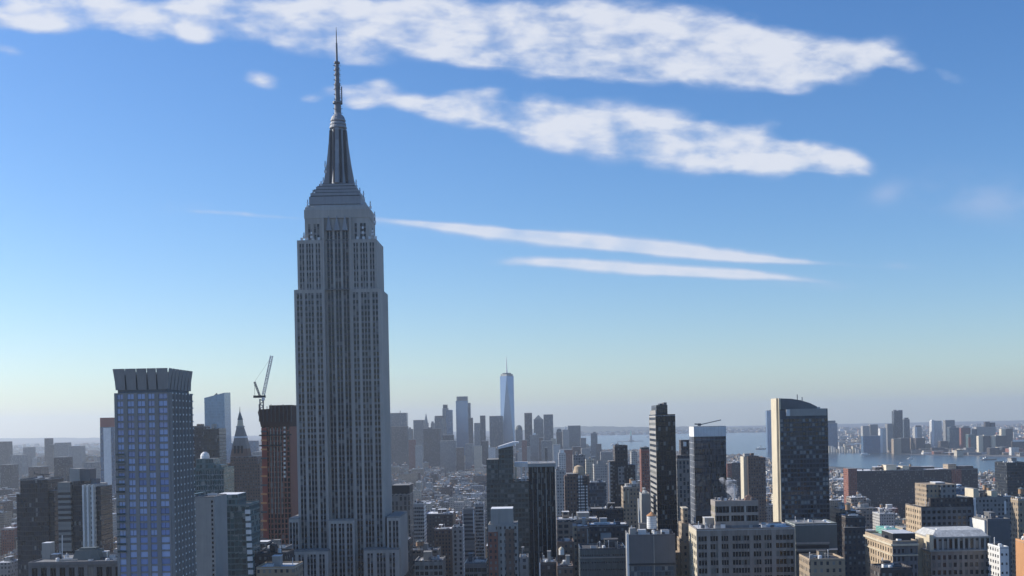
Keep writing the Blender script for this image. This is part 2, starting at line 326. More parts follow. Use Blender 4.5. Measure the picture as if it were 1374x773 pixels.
# ------------------------------------------------------------------ buildings
BOXES = []      # footprints and picture extents of everything built by hand: (x0,x1,y0,y1,h, visible bottom in photo px)
def kind_of(name): return name
class Bld:
    """one building: an Empty at its base, walls, roof and the rest parented to it.  Front wall at local y = 0, ground at z = 0."""
    def __init__(s, name, label, cat, u0, u1, vt, D, dep, mat='grey', vb=773, group=None, top=True, roof=None, plain_walls=False, seed=None):
        xa, z = at(u0, vt, D); xb, z2 = at(u1, vt, D); z = (z + z2) / 2
        s.D, s.w, s.d, s.h = D, xb - xa, dep, z
        s.xc = (xa + xb) / 2; s.rng = random.Random(seed if seed is not None else int(u0 * 7 + vt * 13 + D))
        s.root = thing(name, label, cat, (s.xc, D, 0), group)
        s.fm = FA[mat] if isinstance(mat, str) and mat in FA else (M[mat] if isinstance(mat, str) else mat)
        s.x0, s.x1, s.y0, s.y1 = -s.w / 2, s.w / 2, 0, dep
        BOXES.append((xa, xb, D, D + dep, z, vb))
        s.wall = MB(); s.n_win = 0; s.rest = None; s.gridded = set(); s.panes = []
        s.roofmat = M[roof] if roof else M[s.rng.choice(ROOFS)]
        s.top = top
    def lx(s, u, v=None, y=0):
        """photo column -> local x (on the front plane or y behind it)"""
        return at(u, 640 if v is None else v, s.D + y)[0] - s.xc
    def lz(s, u, v, y=0): return at(u, v, s.D + y)[1]
    def zfloor(s): return max(0, at(700, 790, s.D)[1])
    def grid(s, face, cols, rows, pane, rec=.4, wall=None, proud=.05, name='window', zl=None, h=None, sill=None):
        """piers and spandrels standing proud of recessed panes; cols along the face, rows up the wall"""
        wall = wall or s.fm; h = h or s.h; zl = s.zfloor() if zl is None else zl
        s.gridded.add(face); s.zl = zl; mb = s.wall
        S = s.w if face == 'front' else s.d - rec
        def put(a, b, z0, z1, n0, n1, mat):
            if face == 'front': mb.box(s.x0 + a, s.x0 + b, -n1, -n0, z0, z1, mat)
            elif face == 'left': mb.box(s.x0 - n1, s.x0 - n0, rec + a, rec + b, z0, z1, mat)
            else: mb.box(s.x1 + n0, s.x1 + n1, rec + a, rec + b, z0, z1, mat)
        def P(a, b, z0, z1, n0, n1, mat): put(a, b, z0, z1, n0, n1, mat)
        last = 0
        rows = [r for r in rows if r[0] > zl + .2 and r[1] < h]
        for a, b in cols:
            P(last, a, zl, h, -rec, 0, wall); last = b
        P(last, S, zl, h, -rec, 0, wall)
        for a, b in cols:
            zz = zl
            for z0, z1 in rows:
                P(a, b, zz, z0, -rec, -proud, wall); zz = z1
            P(a, b, zz, h, -rec, -proud, wall)
        for z0, z1 in rows:
            for a, b in cols: s.panes.append((face, (a + b) / 2, (z0 + z1) / 2, b - a, z1 - z0, rec, pane, name))
    def panes_build(s, limit=100, frame=None, mull=1):
        """each of the hundred largest-showing windows a mesh of its own, any more as one part"""
        zv = at(s.xc / s.D * F + CU, 776, s.D)[1]
        order = sorted(s.panes, key=lambda p: (p[2] < zv, {'front': 0, 'left': 1, 'right': 2}[p[0]], -p[2]))
        cache = {}; rest = MB()
        for i, (face, a, z, ww, hh, rec, pm, nm) in enumerate(order):
            if face == 'front': loc, rot = (s.x0 + a, rec - .04, z), 0
            elif face == 'left': loc, rot = (s.x0 + rec - .04, rec + a, z), -PI / 2
            else: loc, rot = (s.x1 - rec + .04, rec + a, z), PI / 2
            if i < limit:
                key = (round(ww, 2), round(hh, 2), pm.name)
                if key not in cache:
                    mb = MB(); mb.poly([(-ww / 2, 0, -hh / 2), (ww / 2, 0, -hh / 2), (ww / 2, 0, hh / 2), (-ww / 2, 0, hh / 2)], pm)
                    fr = frame or M['steel']
                    for k in range(mull):
                        x = -ww / 2 + ww * (k + 1) / (mull + 1); mb.box(x - .06, x + .06, -.08, 0, -hh / 2, hh / 2, fr, 'k')
                    mb.box(-ww / 2, ww / 2, -.12, 0, -hh / 2, -hh / 2 + .12, fr, 'k')
                    cache[key] = mb.build(nm, s.root, loc); o = cache[key]
                else:
                    o = cache[key].copy(); COL.objects.link(o); o.parent = s.root; o.location = loc
                o.rotation_euler = (0, 0, rot)
            else:
                c, sn = math.cos(rot), math.sin(rot)
                pts = [(loc[0] + x * c, loc[1] + x * sn, z + q) for x, q in ((-ww / 2, -hh / 2), (ww / 2, -hh / 2), (ww / 2, hh / 2), (-ww / 2, hh / 2))]
                rest.poly(pts, pm)
        if rest.f: rest.build('window', s.root, kind='stuff')
    def shell(s, rec=.4):
        """walls not gridded: plain slabs"""
        mb = s.wall
        if not s.gridded: mb.box(s.x0, s.x1, s.y0, s.y1, 0, s.h, s.fm, 'b')
        else:
            zl = s.zl
            if zl > 0: mb.box(s.x0, s.x1, 0, s.d, 0, zl, s.fm, '')
            if 'front' not in s.gridded: mb.box(s.x0, s.x1, 0, rec, zl, s.h, s.fm)
            if 'left' not in s.gridded: mb.box(s.x0, s.x0 + rec, rec, s.d, zl, s.h, s.fm)
            if 'right' not in s.gridded: mb.box(s.x1 - rec, s.x1, rec, s.d, zl, s.h, s.fm)
            mb.box(s.x0 + rec, s.x1 - rec, s.d - rec, s.d - .01, zl, s.h, s.fm)
            mb.box(s.x0 + rec, s.x1 - rec, rec, s.d - rec, s.h - .5, s.h - .01, s.fm)
    def roof(s, par=1.1, units=3, tank=0, x0=None, x1=None, y0=None, y1=None, z=None, bulk=1, pm=None):
        x0 = s.x0 if x0 is None else x0; x1 = s.x1 if x1 is None else x1; y0 = 0 if y0 is None else y0; y1 = s.d if y1 is None else y1
        z = s.h if z is None else z; pm = pm or s.fm; t = .45; g = s.rng
        mb = MB(); mb.box(x0 + .02, x1 - .02, y0 + .02, y1 - .02, z + .003, z + .18, s.roofmat)
        rf = mb.build('roof', s.root)
        if par:
            pb = MB()
            pb.box(x0, x1, y0, y0 + t, z + .183, z + par, pm); pb.box(x0, x1, y1 - t, y1, z + .183, z + par, pm)
            pb.box(x0, x0 + t, y0 + t, y1 - t, z + .183, z + par, pm); pb.box(x1 - t, x1, y0 + t, y1 - t, z + .183, z + par, pm)
            pb.build('parapet', s.root)
        w, d = x1 - x0, y1 - y0
        for i in range(bulk):
            bw, bd, bh = w * g.uniform(.16, .3), d * g.uniform(.2, .35), g.uniform(3, 5.5)
            bx, by = x0 + w * g.uniform(.12, .6), y0 + d * g.uniform(.3, .6)
            b = MB(); b.box(bx, bx + bw, by, by + bd, z + .19, z + bh, s.fm if g.random() < .5 else M['conc'], 'b')
            b.box(bx - .2, bx + bw + .2, by - .2, by + bd + .2, z + bh, z + bh + .25, s.roofmat); b.build('bulkhead', rf)
        for i in range(units):
            ty = g.choice('uuufdp'); m_ = M[g.choice(['unit', 'unit', 'conc', 'steel', 'white'])]; b = MB()
            bw, bd, bh = g.uniform(1.2, 3.5), g.uniform(1.2, 4), g.uniform(.9, 2.4)
            if ty == 'd': bw, bd, bh = min(w * .5, g.uniform(5, 12)), .9, .9
            bx, by = x0 + 1 + max(0, w - 2 - bw) * g.random(), y0 + 1 + (d * .6) * g.random()
            if ty == 'f': b.lathe(bx + 1, by + 1, [(1, z + .19), (1, z + bh), (.7, z + bh + .3)], m_, 10); nm = 'roof_fan'
            elif ty == 'p': b.bar((bx, by, z + .19), (bx, by, z + 2 + bh), .16, m_); b.lathe(bx, by, [(.35, z + 2 + bh), (.1, z + 2.5 + bh)], m_, 6); nm = 'vent_pipe'
            elif ty == 'd': b.box(bx, bx + bw, by, by + bd, z + .6, z + .6 + bh, m_); b.box(bx + .3, bx + .6, by + .2, by + .6, z + .185, z + .6, m_); b.box(bx + bw - .6, bx + bw - .3, by + .2, by + .6, z + .185, z + .6, m_); nm = 'duct'
            else: b.box(bx, bx + bw, by, by + bd, z + .185, z + bh, m_, 'b'); b.box(bx + .2, bx + bw - .2, by + .2, by + bd - .2, z + bh, z + bh + .15, M['steel'], 'b'); nm = 'rooftop_unit'
            b.build(nm, rf)
        for i in range(tank):
            tx, ty = x0 + w * g.uniform(.2, .8), y0 + d * g.uniform(.3, .8)
            tank_mesh(tx, ty, z + .18, g.uniform(1.7, 2.3), g.uniform(3.2, 4.2), g.uniform(2.5, 5), M['wood'], M['slate']).build('water_tank', rf)
        return rf
    def part(s, name, u0, u1, vt, zb=None, y0=0, d=10, mat='conc', u_off=None, vb=None, parent=None, cap=None):
        """a box part given by photo columns and top row, standing y0 behind the front wall"""
        xa, xb = s.lx(u0, vt, y0), s.lx(u1, vt, y0); z = s.lz((u0 + u1) / 2, vt, y0)
        zb = s.h + .18 if zb is None else zb
        if vb is not None: zb = s.lz((u0 + u1) / 2, vb, y0)
        mm = FA[mat] if mat in FA and mat not in ('white', 'cream') else M[mat]
        mb = MB(); mb.box(xa, xb, y0, y0 + d, zb, z, mm)
        if cap: mb.box(xa + .02, xb - .02, y0 + .02, y0 + d - .02, z + .003, z + .2, M[cap])
        mb.build(name, parent or s.root); return xa, xb, z
    def done(s, windows=True, **kw):
        s.shell(); s.wall.build('wall', s.root)
        if s.panes: s.panes_build(**kw)
        return s

def tank_mesh(x, y, z, r, h, leg, body, cap):
    mb = MB()
    for sx in (-1, 1):
        for sy in (-1, 1): mb.bar((x + sx * r * .65, y + sy * r * .65, z), (x + sx * r * .65, y + sy * r * .65, z + leg), .16, M['steel'])
    mb.bar((x - r * .65, y - r * .65, z + .3), (x + r * .65, y - r * .65, z + leg - .2), .08, M['steel']); mb.bar((x - r * .65, y + r * .65, z + .3), (x - r * .65, y - r * .65, z + leg - .2), .08, M['steel'])
    mb.box(x - r * .9, x + r * .9, y - r * .9, y + r * .9, z + leg, z + leg + .3, M['steel'])
    mb.lathe(x, y, [(r, z + leg + .3), (r * .97, z + leg + h)], body)
    mb.lathe(x, y, [(r * 1.1, z + leg + h), (r * 1.1, z + leg + h + .15), (.12, z + leg + h + r * .75)], cap)
    return mb

def even(S, n, ww, m0=None):
    """n openings of width ww evenly over S"""
    p = S / n; return [(p * i + (p - ww) / 2, p * i + (p + ww) / 2) for i in range(n)]
def rows(h, flr, wh, zl=0, top=2.5):
    out = []; z = h - top - wh
    while z > zl: out.append((z, z + wh)); z -= flr
    return out[::-1]
# ------------------------------------------------------------------ the great limestone skyscraper
def build_esb():
    D = 762.0; k = D / F
    xc, _ = at(452.6, 400, D)
    root = thing('art_deco_skyscraper', 'towering grey limestone skyscraper with stepped shoulders, finned mast and tall antenna spire', 'skyscraper', (xc, D, 0))
    def Z(v, u=452, y=0): return at(u, v, D + y)[1]
    zA, zB, zC, zT = Z(388), Z(321), Z(289), Z(272.5)     # shaft shoulder, upper shoulder, terrace, crown top
    BOXES.append((xc - 32, xc + 32, D, D + 60, zC, 773))
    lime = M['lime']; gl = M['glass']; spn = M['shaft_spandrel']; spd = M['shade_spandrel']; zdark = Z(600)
    zl = Z(778); FLR = 3.72
    wall = MB(); strips = []
    def face(x0, x1, yf, z0, z1, groups, pier, mul, ww, name, side=None, wallm=lime, top_solid=2.2, rec=.45):
        """groups of window columns between broad piers; each column recessed with grey metal spandrels"""
        tot = sum(groups) * ww + sum(g - 1 for g in groups) * mul
        pw = ((x1 - x0) - tot) / (len(groups) + 1)
        def put(mb, a, b, za, zb, n0, n1, m, skip=''):
            if side is None: mb.box(a, b, yf - n1, yf - n0, za, zb, m, skip)
            elif side == 'r': mb.box(yf + n0, yf + n1, a, b, za, zb, m, skip)
            else: mb.box(yf - n1, yf - n0, a, b, za, zb, m, skip)
        x = x0; put(wall, x, x + pw, z0, z1, -rec, 0, wallm); x += pw
        for g in groups:
            for i in range(g):
                put(wall, x, x + ww, z1 - top_solid, z1, -rec, -.12, wallm)
                mb = MB(); z = z0
                while z < z1 - top_solid - .2:
                    zt = min(z + FLR, z1 - top_solid)
                    put(mb, x, x + ww, z, min(z + 1.45, zt), -rec + .02, -rec + .25, spd if (z < zdark or yf == 5.0) else spn, '')  # darker spandrels low on the shaft; in the middle bay they paint recess shade
                    if zt > z + 1.5: put(mb, x, x + ww, z + 1.45, zt, -rec, -rec + .1, gl, 'tb')
                    z += FLR
                strips.append((mb, name)); x += ww
                if i < g - 1: put(wall, x, x + mul, z0, z1, -rec, -.1, wallm); x += mul
            put(wall, x, x + pw, z0, z1, -rec, 0, wallm); x += pw
    def solid(x0, x1, y0, y1, z0, z1, m=lime, skip=''): wall.box(x0, x1, y0, y1, z0, z1, m, skip)
    W, RW, DEP = 27.6, 8.2, 39.0      # half width, half recess, depth
    # main shaft: two wings and the recessed middle bay
    for sgn in (-1, 1):
        a, b = (-W, -RW) if sgn < 0 else (RW, W)
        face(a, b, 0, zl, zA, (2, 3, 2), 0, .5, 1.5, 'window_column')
        solid(a + .02, b - .02, .47, 12, zl, zA - .01); 
    solid(-W + .03, W - .03, 12, DEP, zl, zA - .02)
    for sd, xx in (('r', W), ('l', -W)):
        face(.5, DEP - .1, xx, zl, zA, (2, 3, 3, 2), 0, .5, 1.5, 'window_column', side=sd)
    # middle bay, rises past the shoulders to the crown
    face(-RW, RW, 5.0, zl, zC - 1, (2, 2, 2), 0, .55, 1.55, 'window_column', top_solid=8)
    solid(-RW + .02, RW - .02, 5.47, 14, zl, zC - 1.2)
    # upper tier
    U = 26.0
    for sgn in (-1, 1):
        a, b = (-U + .6, -RW - 1.0) if sgn < 0 else (RW + 1.0, U - .6)
        face(a, b, 1.6, zA, zB, (2, 3, 2), 0, .6, 1.1, 'window_column')
        solid(a + .02, b - .02, 2.07, 14, zA, zB - .01)
        e0, e1 = (-RW - 1.0, -RW) if sgn < 0 else (RW, RW + 1.0)
        solid(e0, e1, 1.2, 14, zA - .5, zB + 1.5)
    solid(-U + .63, U - .63, 14, DEP - 2, zA, zB - .02)
    face(2.1, DEP - 2.2, U - .6, zA, zB, (3, 4, 3), 0, .6, 1.2, 'window_column', side='r')
    face(2.1, DEP - 2.2, -U + .6, zA, zB, (3, 4, 3), 0, .6, 1.2, 'window_column', side='l')
    # top tier and crown
    T = 20.6
    for sgn in (-1, 1):
        a, b = (-T, -RW - 1.0) if sgn < 0 else (RW + 1.0, T)
        face(a, b, 4.0, zB, zC - 1, (1, 2), 0, .6, 1.5, 'window_column', top_solid=3.5)
        solid(a + .02, b - .02, 4.47, 20, zB, zC - 1.1)
        e0, e1 = (-RW - 1.0, -RW) if sgn < 0 else (RW, RW + 1.0)
        solid(e0, e1, 2.0, 20, zB + 1.5, zC - .5)
    solid(-T + .03, T - .03, 20, DEP - 5, zB, zC - 1.2)
    face(4.5, DEP - 5.2, T, zB, zC - 1, (2, 3, 2), 0, .6, 1.4, 'window_column', side='r', top_solid=3)
    face(4.5, DEP - 5.2, -T, zB, zC - 1, (2, 3, 2), 0, .6, 1.4, 'window_column', side='l', top_solid=3)
    # lower setbacks
    def wing(u0, u1, vt, yf, dep, groups, ww=1.4, mul=.6):
        a, b = at(u0, vt, D + yf)[0] - xc, at(u1, vt, D + yf)[0] - xc; zt = at((u0 + u1) / 2, vt, D + yf)[1]
        if zt < zl + 4: return
        face(a, b, yf, zl, zt, groups, 0, mul, ww, 'window_column', top_solid=1.8)
        solid(a + .02, b - .02, yf + .47, yf + dep, zl, zt - .01)
        solid(a + .02, b - .02, yf + .5, yf + dep, zt + .004, zt + .9, M['rf_grey'])
    wing(387.5, 400.5, 697, -6.2, 40, (2, 1))
    wing(384, 440, 740.5, -12, 20, (2, 2, 3, 2))
    wing(440.6, 475.5, 699, -4.5, 8, (2, 2, 2), 1.5, .55)
    wing(519, 536.5, 695, -6.0, 44, (1, 2))
    wing(487.5, 535, 738.5, -12, 20, (2, 3, 2))
    wall.build('limestone_wall', root)
    for mb, nm in strips[:97]: mb.build(nm, root)
    rest = MB()
    for mb, nm in strips[97:]:
        b = len(rest.v); rest.v += mb.v; rest.f += [tuple(i + b for i in f) for f in mb.f]
        for i in mb.mi: rest.mi.append(rest.mid(mb.mats[i]))
    rest.build('window_column', root, kind='stuff')
    # terrace roofs
    mb = MB(); mb.box(-W + .5, W - .5, 3, DEP - .5, zA, zA + .5, M['rf_grey']); mb.box(-U + 1.2, U - 1.2, 5, DEP - 3, zB, zB + .5, M['rf_grey']); mb.build('terrace', root)
    # crown block with rounded shoulders
    mb = MB(); z0, z1 = zC - 1.0, zT
    prof = []
    prof = [(T + .3, z0 + (z1 - z0) * .62), (T - .1, z0 + (z1 - z0) * .64), (T - .4, z0 + (z1 - z0) * .82), (T - 1.2, z0 + (z1 - z0) * .92), (T - 1.5, z1)]
    rings = [(T + .3, z0)] + prof
    yc, hd = 19.0, 15.2
    for (ra, za), (rb, zb) in zip(rings, rings[1:]):
        da, db = hd - (T + .3 - ra), hd - (T + .3 - rb)
        mb.hexa([(-ra, yc - da, za), (ra, yc - da, za), (ra, yc + da, za), (-ra, yc + da, za)], [(-rb, yc - db, zb), (rb, yc - db, zb), (rb, yc + db, zb), (-rb, yc + db, zb)], lime)
    for i in range(5):      # small round openings under the parapet
        x = -12 + 6 * i; mb.box(x - .8, x + .8, yc - hd + .5, yc - hd - .08 + .5, z0 + 3.3, z0 + 4.9, M['black'])
    cr = mb.build('crown', root)
    mb = MB()
    for x in (-5.2, 0, 5.2):     # pointed heads over the middle bay windows
        mb.hexa([(x - 1.9, 3.3, z0 - 8), (x + 1.9, 3.3, z0 - 8), (x + 1.9, 5.5, z0 - 8), (x - 1.9, 5.5, z0 - 8)], [(x - .2, 3.6, z0 + 1.5), (x + .2, 3.6, z0 + 1.5), (x + .2, 5.5, z0 + 1.5), (x - .2, 5.5, z0 + 1.5)], M['metal'])
    mb.build('window_head', root)
    # stepped drum under the mast
    steps = [(420, 488, 272.5, 266.5), (421.5, 486, 266.5, 262), (424, 484, 262, 257.5), (428, 480.5, 257.5, 252.5), (431.5, 478, 252.5, 249)]
    for u0, u1, vb, vt in steps:
        xa, xb = at(u0, vb, D + yc)[0] - xc, at(u1, vb, D + yc)[0] - xc; h = (xb - xa) / 2; xm = (xa + xb) / 2
        za, zb = Z(vb, y=yc), Z(vt, y=yc); hy = min(h * .82, hd - 1)
        mb = MB(); mb.box(xm - h, xm + h, yc - hy, yc + hy, za - (3.2 if vb == 272.5 else .3), za + (zb - za) * .62, M['metal']); mb.box(xm - h + .7, xm + h - .7, yc - hy + .7, yc + hy - .7, za + (zb - za) * .62, zb - .3, M['spandrel'])
        mb.build('mast_step', root)
    xm = at(455.3, 250, D + yc)[0] - xc; yk = D + yc
    zz = lambda v: at(455, v, yk)[1]; pr = lambda px: px * yk / F
    # mast: glazed shaft, four winged buttresses, rings, domed cap
    mb = MB(); mb.lathe(xm, yc, [(pr(11.5), zz(249)), (pr(9.4), zz(222)), (pr(8.8), zz(195)), (pr(8.6), zz(171))], M['metal'], 16)
    ms = mb.build('mast_shaft', root)
    for ang in (0, PI / 2, PI, 3 * PI / 2):
        c, s_ = math.cos(ang), math.sin(ang); mb = MB(); t = pr(2.6)
        prof = [(pr(21.5), zz(249)), (pr(20), zz(243)), (pr(16.5), zz(222)), (pr(14.3), zz(205)), (pr(12.6), zz(190)), (pr(11.6), zz(176)), (pr(9.5), zz(171))]
        for (ra, za), (rb, zb) in zip(prof, prof[1:]):
            q = lambda r, o, z: (xm + c * r - s_ * o, yc + s_ * r + c * o, z)
            mb.hexa([q(ra, -t, za), q(ra, t, za), q(2, t, za), q(2, -t, za)], [q(rb, -t * .9, zb), q(rb, t * .9, zb), q(2, t * .9, zb), q(2, -t * .9, zb)], M['metal'])
        mb.build('mast_wing', root)
    for i in range(8):
        a = PI / 4 * i + PI / 8; mb = MB(); r0, r1 = pr(11.3), pr(9.2)
        mb.bar((xm + math.cos(a) * r0, yc + math.sin(a) * r0, zz(247)), (xm + math.cos(a) * r1, yc + math.sin(a) * r1, zz(176)), .9, M['spandrel'], .75); mb.build('mast_window', ms)
    for v, r in ((171, 11.6), (166.5, 10.8), (161.5, 10.2)):
        mb = MB(); mb.lathe(xm, yc, [(pr(r - 1), zz(v + 2.2)), (pr(r), zz(v + 1.5)), (pr(r), zz(v)), (pr(r - 1.2), zz(v - 2.3))], M['metal'], 18); mb.build('mast_ring', root)
    mb = MB(); mb.lathe(xm, yc, [(pr(9), zz(159)), (pr(8.6), zz(157.5)), (pr(6.5), zz(155)), (pr(4.6), zz(153.5)), (pr(4.4), zz(151))], M['metal'], 18); mb.build('mast_dome', root)
    # antenna
    an = M['antenna']; mb = MB(); xo = lambda v: at(455.3 - (250 - v) * .0, v, yk)[0] * 0 + xm
    prof = [(4.6, 153), (4.4, 139.5), (6.6, 139), (6.6, 136.5), (3.4, 136), (3.3, 120), (3.8, 119), (3.8, 112), (3.0, 111), (2.8, 101), (3.5, 100.5), (3.5, 98.5), (2.6, 98), (2.6, 94.5), (3.3, 94), (3.3, 91.5), (2.5, 91), (2.5, 86), (4.0, 85), (4.0, 83.2), (1.5, 82.5), (1.3, 58), (.75, 57.5), (.6, 44), (.25, 36.5)]
    mb.lathe(xm, yc, [(pr(r), zz(v)) for r, v in prof], an, 10); av = mb.build('antenna', root)
    mb2 = MB()
    for i in range(46):     # dipole arms and bracket rings
        v = 152 - i * 1.52; r = 6.2 if v > 137 else (5.0 if v > 86 else 2.6)
        a = i * 2.4
        mb2.bar((xm - math.cos(a) * pr(r), yc - math.sin(a) * pr(r), zz(v)), (xm + math.cos(a) * pr(r), yc + math.sin(a) * pr(r), zz(v)), .16, an)
    mb2.build('dipole', av)
    mb = MB(); mb.bar((xm + pr(6), yc - 1, zz(137)), (xm + pr(6), yc - 1, zz(117)), .35, an); mb.bar((xm + pr(3), yc - 1, zz(131)), (xm + pr(6), yc - 1, zz(131)), .15, an); mb.build('whip_aerial', root)
    for i, (u, v0, v1, y) in enumerate(((434, 252, 238, -4), (431, 250, 243, -9), (436.5, 232, 216, -4), (478, 252, 241, -4), (483, 262, 252, -8), (422, 264, 255, -12), (488, 268, 256, -10), (413, 279, 268, -14), (497, 280, 270, -14), (503, 300, 284, -14), (418, 320, 308, -17), (408, 320, 312, -17), (487, 314, 300, -17), (500, 316, 306, -17), (428, 262, 250, -9))):
        x = at(u, v0, yk + y)[0] - xc; z0_, z1_ = at(u, v0, yk + y)[1], at(u, v1, yk + y)[1]
        mb = MB(); mb.bar((x, yc + y, z0_), (x, yc + y, z1_), .22, an); mb.box(x - .7, x + .7, yc + y - .5, yc + y + .5, z0_, z0_ + 1.6, M['unit']); mb.box(x - .5, x + .5, yc + y - .35, yc + y - .1, z0_ + (z1_ - z0_) * .5, z0_ + (z1_ - z0_) * .72, M['unit']); mb.build('aerial', root)
    # floodlights / dishes along the shoulder terraces
    for u in (405, 412, 420, 428, 480, 488, 496, 504):
        x = at(u, 320, D + 3)[0] - xc; mb = MB(); mb.box(x - .8, x + .8, 2.4, 3.6, zB + .1, zB + 1.8, M['unit']); mb.build('floodlight', root)
build_esb()
# ------------------------------------------------------------------ towers that stand out, one by one
def crown_tower():
    b = Bld('stone_tower', 'grey stone residential tower with blue glinting windows under a flared slotted crown', 'apartment tower', 153, 226, 527, 520, 36, M['bronze'])
    w = b.w; ch = 4.6           # narrow bay at the corner
    c0 = [(1.2, 3.9)]; xs = [(b.lx(u0, 560) - b.x0, b.lx(u1, 560) - b.x0) for u0, u1 in ((171.2, 180), (184.8, 194.8), (199.2, 207.6), (213.2, 224.6))]
    rw = rows(b.h, 3.13, 2.35, top=.5)
    b.grid('front', c0 + xs, rw, M['glass_painted_sky'], rec=.55, proud=.18, zl=max(0, b.lz(190, 778)))
    S = b.d - .55
    b.grid('right', even(S, 7, 3.3), rw, M['glass'], rec=.55, proud=.0)
    b.done(limit=100, frame=M['spandrel'])
    # splayed bay fins and white blocks painted as window glints down the west side
    for i, (a, e) in enumerate(even(S, 7, 3.3)):
        mb = MB(); y = .55 + a - 1.0
        mb.hexa([(b.x1, y, b.zl), (b.x1 + 1.3, y + .3, b.zl), (b.x1 + 1.3, y + .8, b.zl), (b.x1, y + 1.5, b.zl)], [(b.x1, y, b.h), (b.x1 + 1.3, y + .3, b.h), (b.x1 + 1.3, y + .8, b.h), (b.x1, y + 1.5, b.h)], M['bronze']); mb.build('bay_fin', b.root)
    mb = MB()
    for z0, z1 in rw:
        for a, e in even(S, 7, 3.3):
            if z0 > b.zl: mb.box(b.x1 - .3, b.x1 + .9, .55 + a, .55 + e - .8, z1 - .2, z1 + .5, M['white'])
    mb.build('window_glint', b.root, kind='stuff')
    # recess, then the flared crown: plates leaning out, slots between
    zt = b.lz(190, 494.5); mb = MB(); mb.box(b.x0 + 1.2, b.x1 - 1.2, 1.2, b.d - 1.2, b.h - .2, b.h + 2, M['conc_dark']); mb.build('crown_recess', b.root)
    z0 = b.h + 1.3; o = .55; i_ = .8
    mb = MB(); mb.box(b.x0 + 1.6, b.x1 - 1.6, 1.6, b.d - 1.6, b.h + 2.01, zt - 3.2, M['conc_dark']); mb.box(b.x0 + 1.0, b.x1 - 1.0, 1.0, b.d - 1.0, zt - 3.19, zt - 2.7, M['rf_tar']); mb.build('crown_core', b.root)
    def plate(p0, p1, face, wid):
        mb = MB()
        if face == 'f': lo = [(p0 + .15, i_, z0), (p1 - .15, i_, z0), (p1 - .15, 1.8, z0), (p0 + .15, 1.8, z0)]; hi = [(p0 - .2, -o, zt), (p1 + .2, -o, zt), (p1 + .2, -.3, zt), (p0 - .2, -.3, zt)]
        elif face == 'r': lo = [(b.x1 - i_, p0 + .2, z0), (b.x1 - i_, p1 - .2, z0), (b.x1 - 1.8, p1 - .2, z0), (b.x1 - 1.8, p0 + .2, z0)]; hi = [(b.x1 + o, p0 - .1, zt), (b.x1 + o, p1 + .1, zt), (b.x1 + .3, p1 + .1, zt), (b.x1 + .3, p0 - .1, zt)]
        elif face == 'l': lo = [(b.x0 + i_, p1 - .2, z0), (b.x0 + i_, p0 + .2, z0), (b.x0 + 1.8, p0 + .2, z0), (b.x0 + 1.8, p1 - .2, z0)]; hi = [(b.x0 - o, p1, zt), (b.x0 - o, p0, zt), (b.x0 - .3, p0, zt), (b.x0 - .3, p1, zt)]
        else: lo = [(p1 - .3, b.d, z0), (p0 + .3, b.d, z0), (p0 + .3, b.d - 1.2, z0), (p1 - .3, b.d - 1.2, z0)]; hi = [(p1, b.d + o, zt), (p0, b.d + o, zt), (p0, b.d + .3, zt), (p1, b.d + .3, zt)]
        mb.hexa(lo, hi, M['bronze']); mb.build('crown_plate', b.root)
        # buttress fold running down the middle of the plate
    edges = [b.x0, b.x0 + 5.0] + [b.lx(u, 510) for u in (183.0, 197.2, 210.0)] + [b.x1]
    for a, e in zip(edges, edges[1:]): plate(a + .3, e - .3, 'f', 0)
    for i in range(7): plate(b.d / 7 * i + .6, b.d / 7 * (i + 1) - .6, 'r', 0); plate(b.d / 7 * i + .3, b.d / 7 * (i + 1) - .3, 'l', 0)
    for i in range(5): plate(b.x0 + w / 5 * i + .3, b.x0 + w / 5 * (i + 1) - .3, 'k', 0)
    mb = MB()       # balconies at the narrow corner bay, lower floors
    for z in [b.lz(160, v) for v in range(612, 745, 10)]: mb.box(b.x0 + .5, b.x0 + 4.2, -.9, -.02, z, z + .25, M['conc']); mb.box(b.x0 + .5, b.x0 + 4.2, -.9, -.8, z + .25, z + 1.1, M['glass_teal'])
    mb.build('balcony', b.root, kind='stuff')
crown_tower()

def dark_glass_slab():
    b = Bld('glass_tower', 'near black glass tower with small crane rig on its flat roof', 'office tower', 27, 64, 644, 900, 30, 'dglass', vb=750)
    b.done(); b.roof(par=1.0, units=2, bulk=0)
    b.part('side_wing', 22, 27.2, 663, zb=0, y0=4, d=22, mat='dglass'); b.part('side_wing', 64, 73, 659, zb=0, y0=2, d=22, mat='dglass', cap='rf_grey')
    mb = MB(); x, z = b.lx(52, 640), b.h; mb.bar((x, 8, z), (x, 8, z + 3.5), .35, M['black']); mb.bar((b.lx(39, 636), 8, z + 4.3), (b.lx(61, 636), 8, z + 3.4), .3, M['black']); mb.bar((b.lx(41, 636), 8, z + 4.3), (b.lx(39.5, 632), 8, z + 6), .25, M['black']); mb.build('window_cleaning_rig', b.root)
dark_glass_slab()

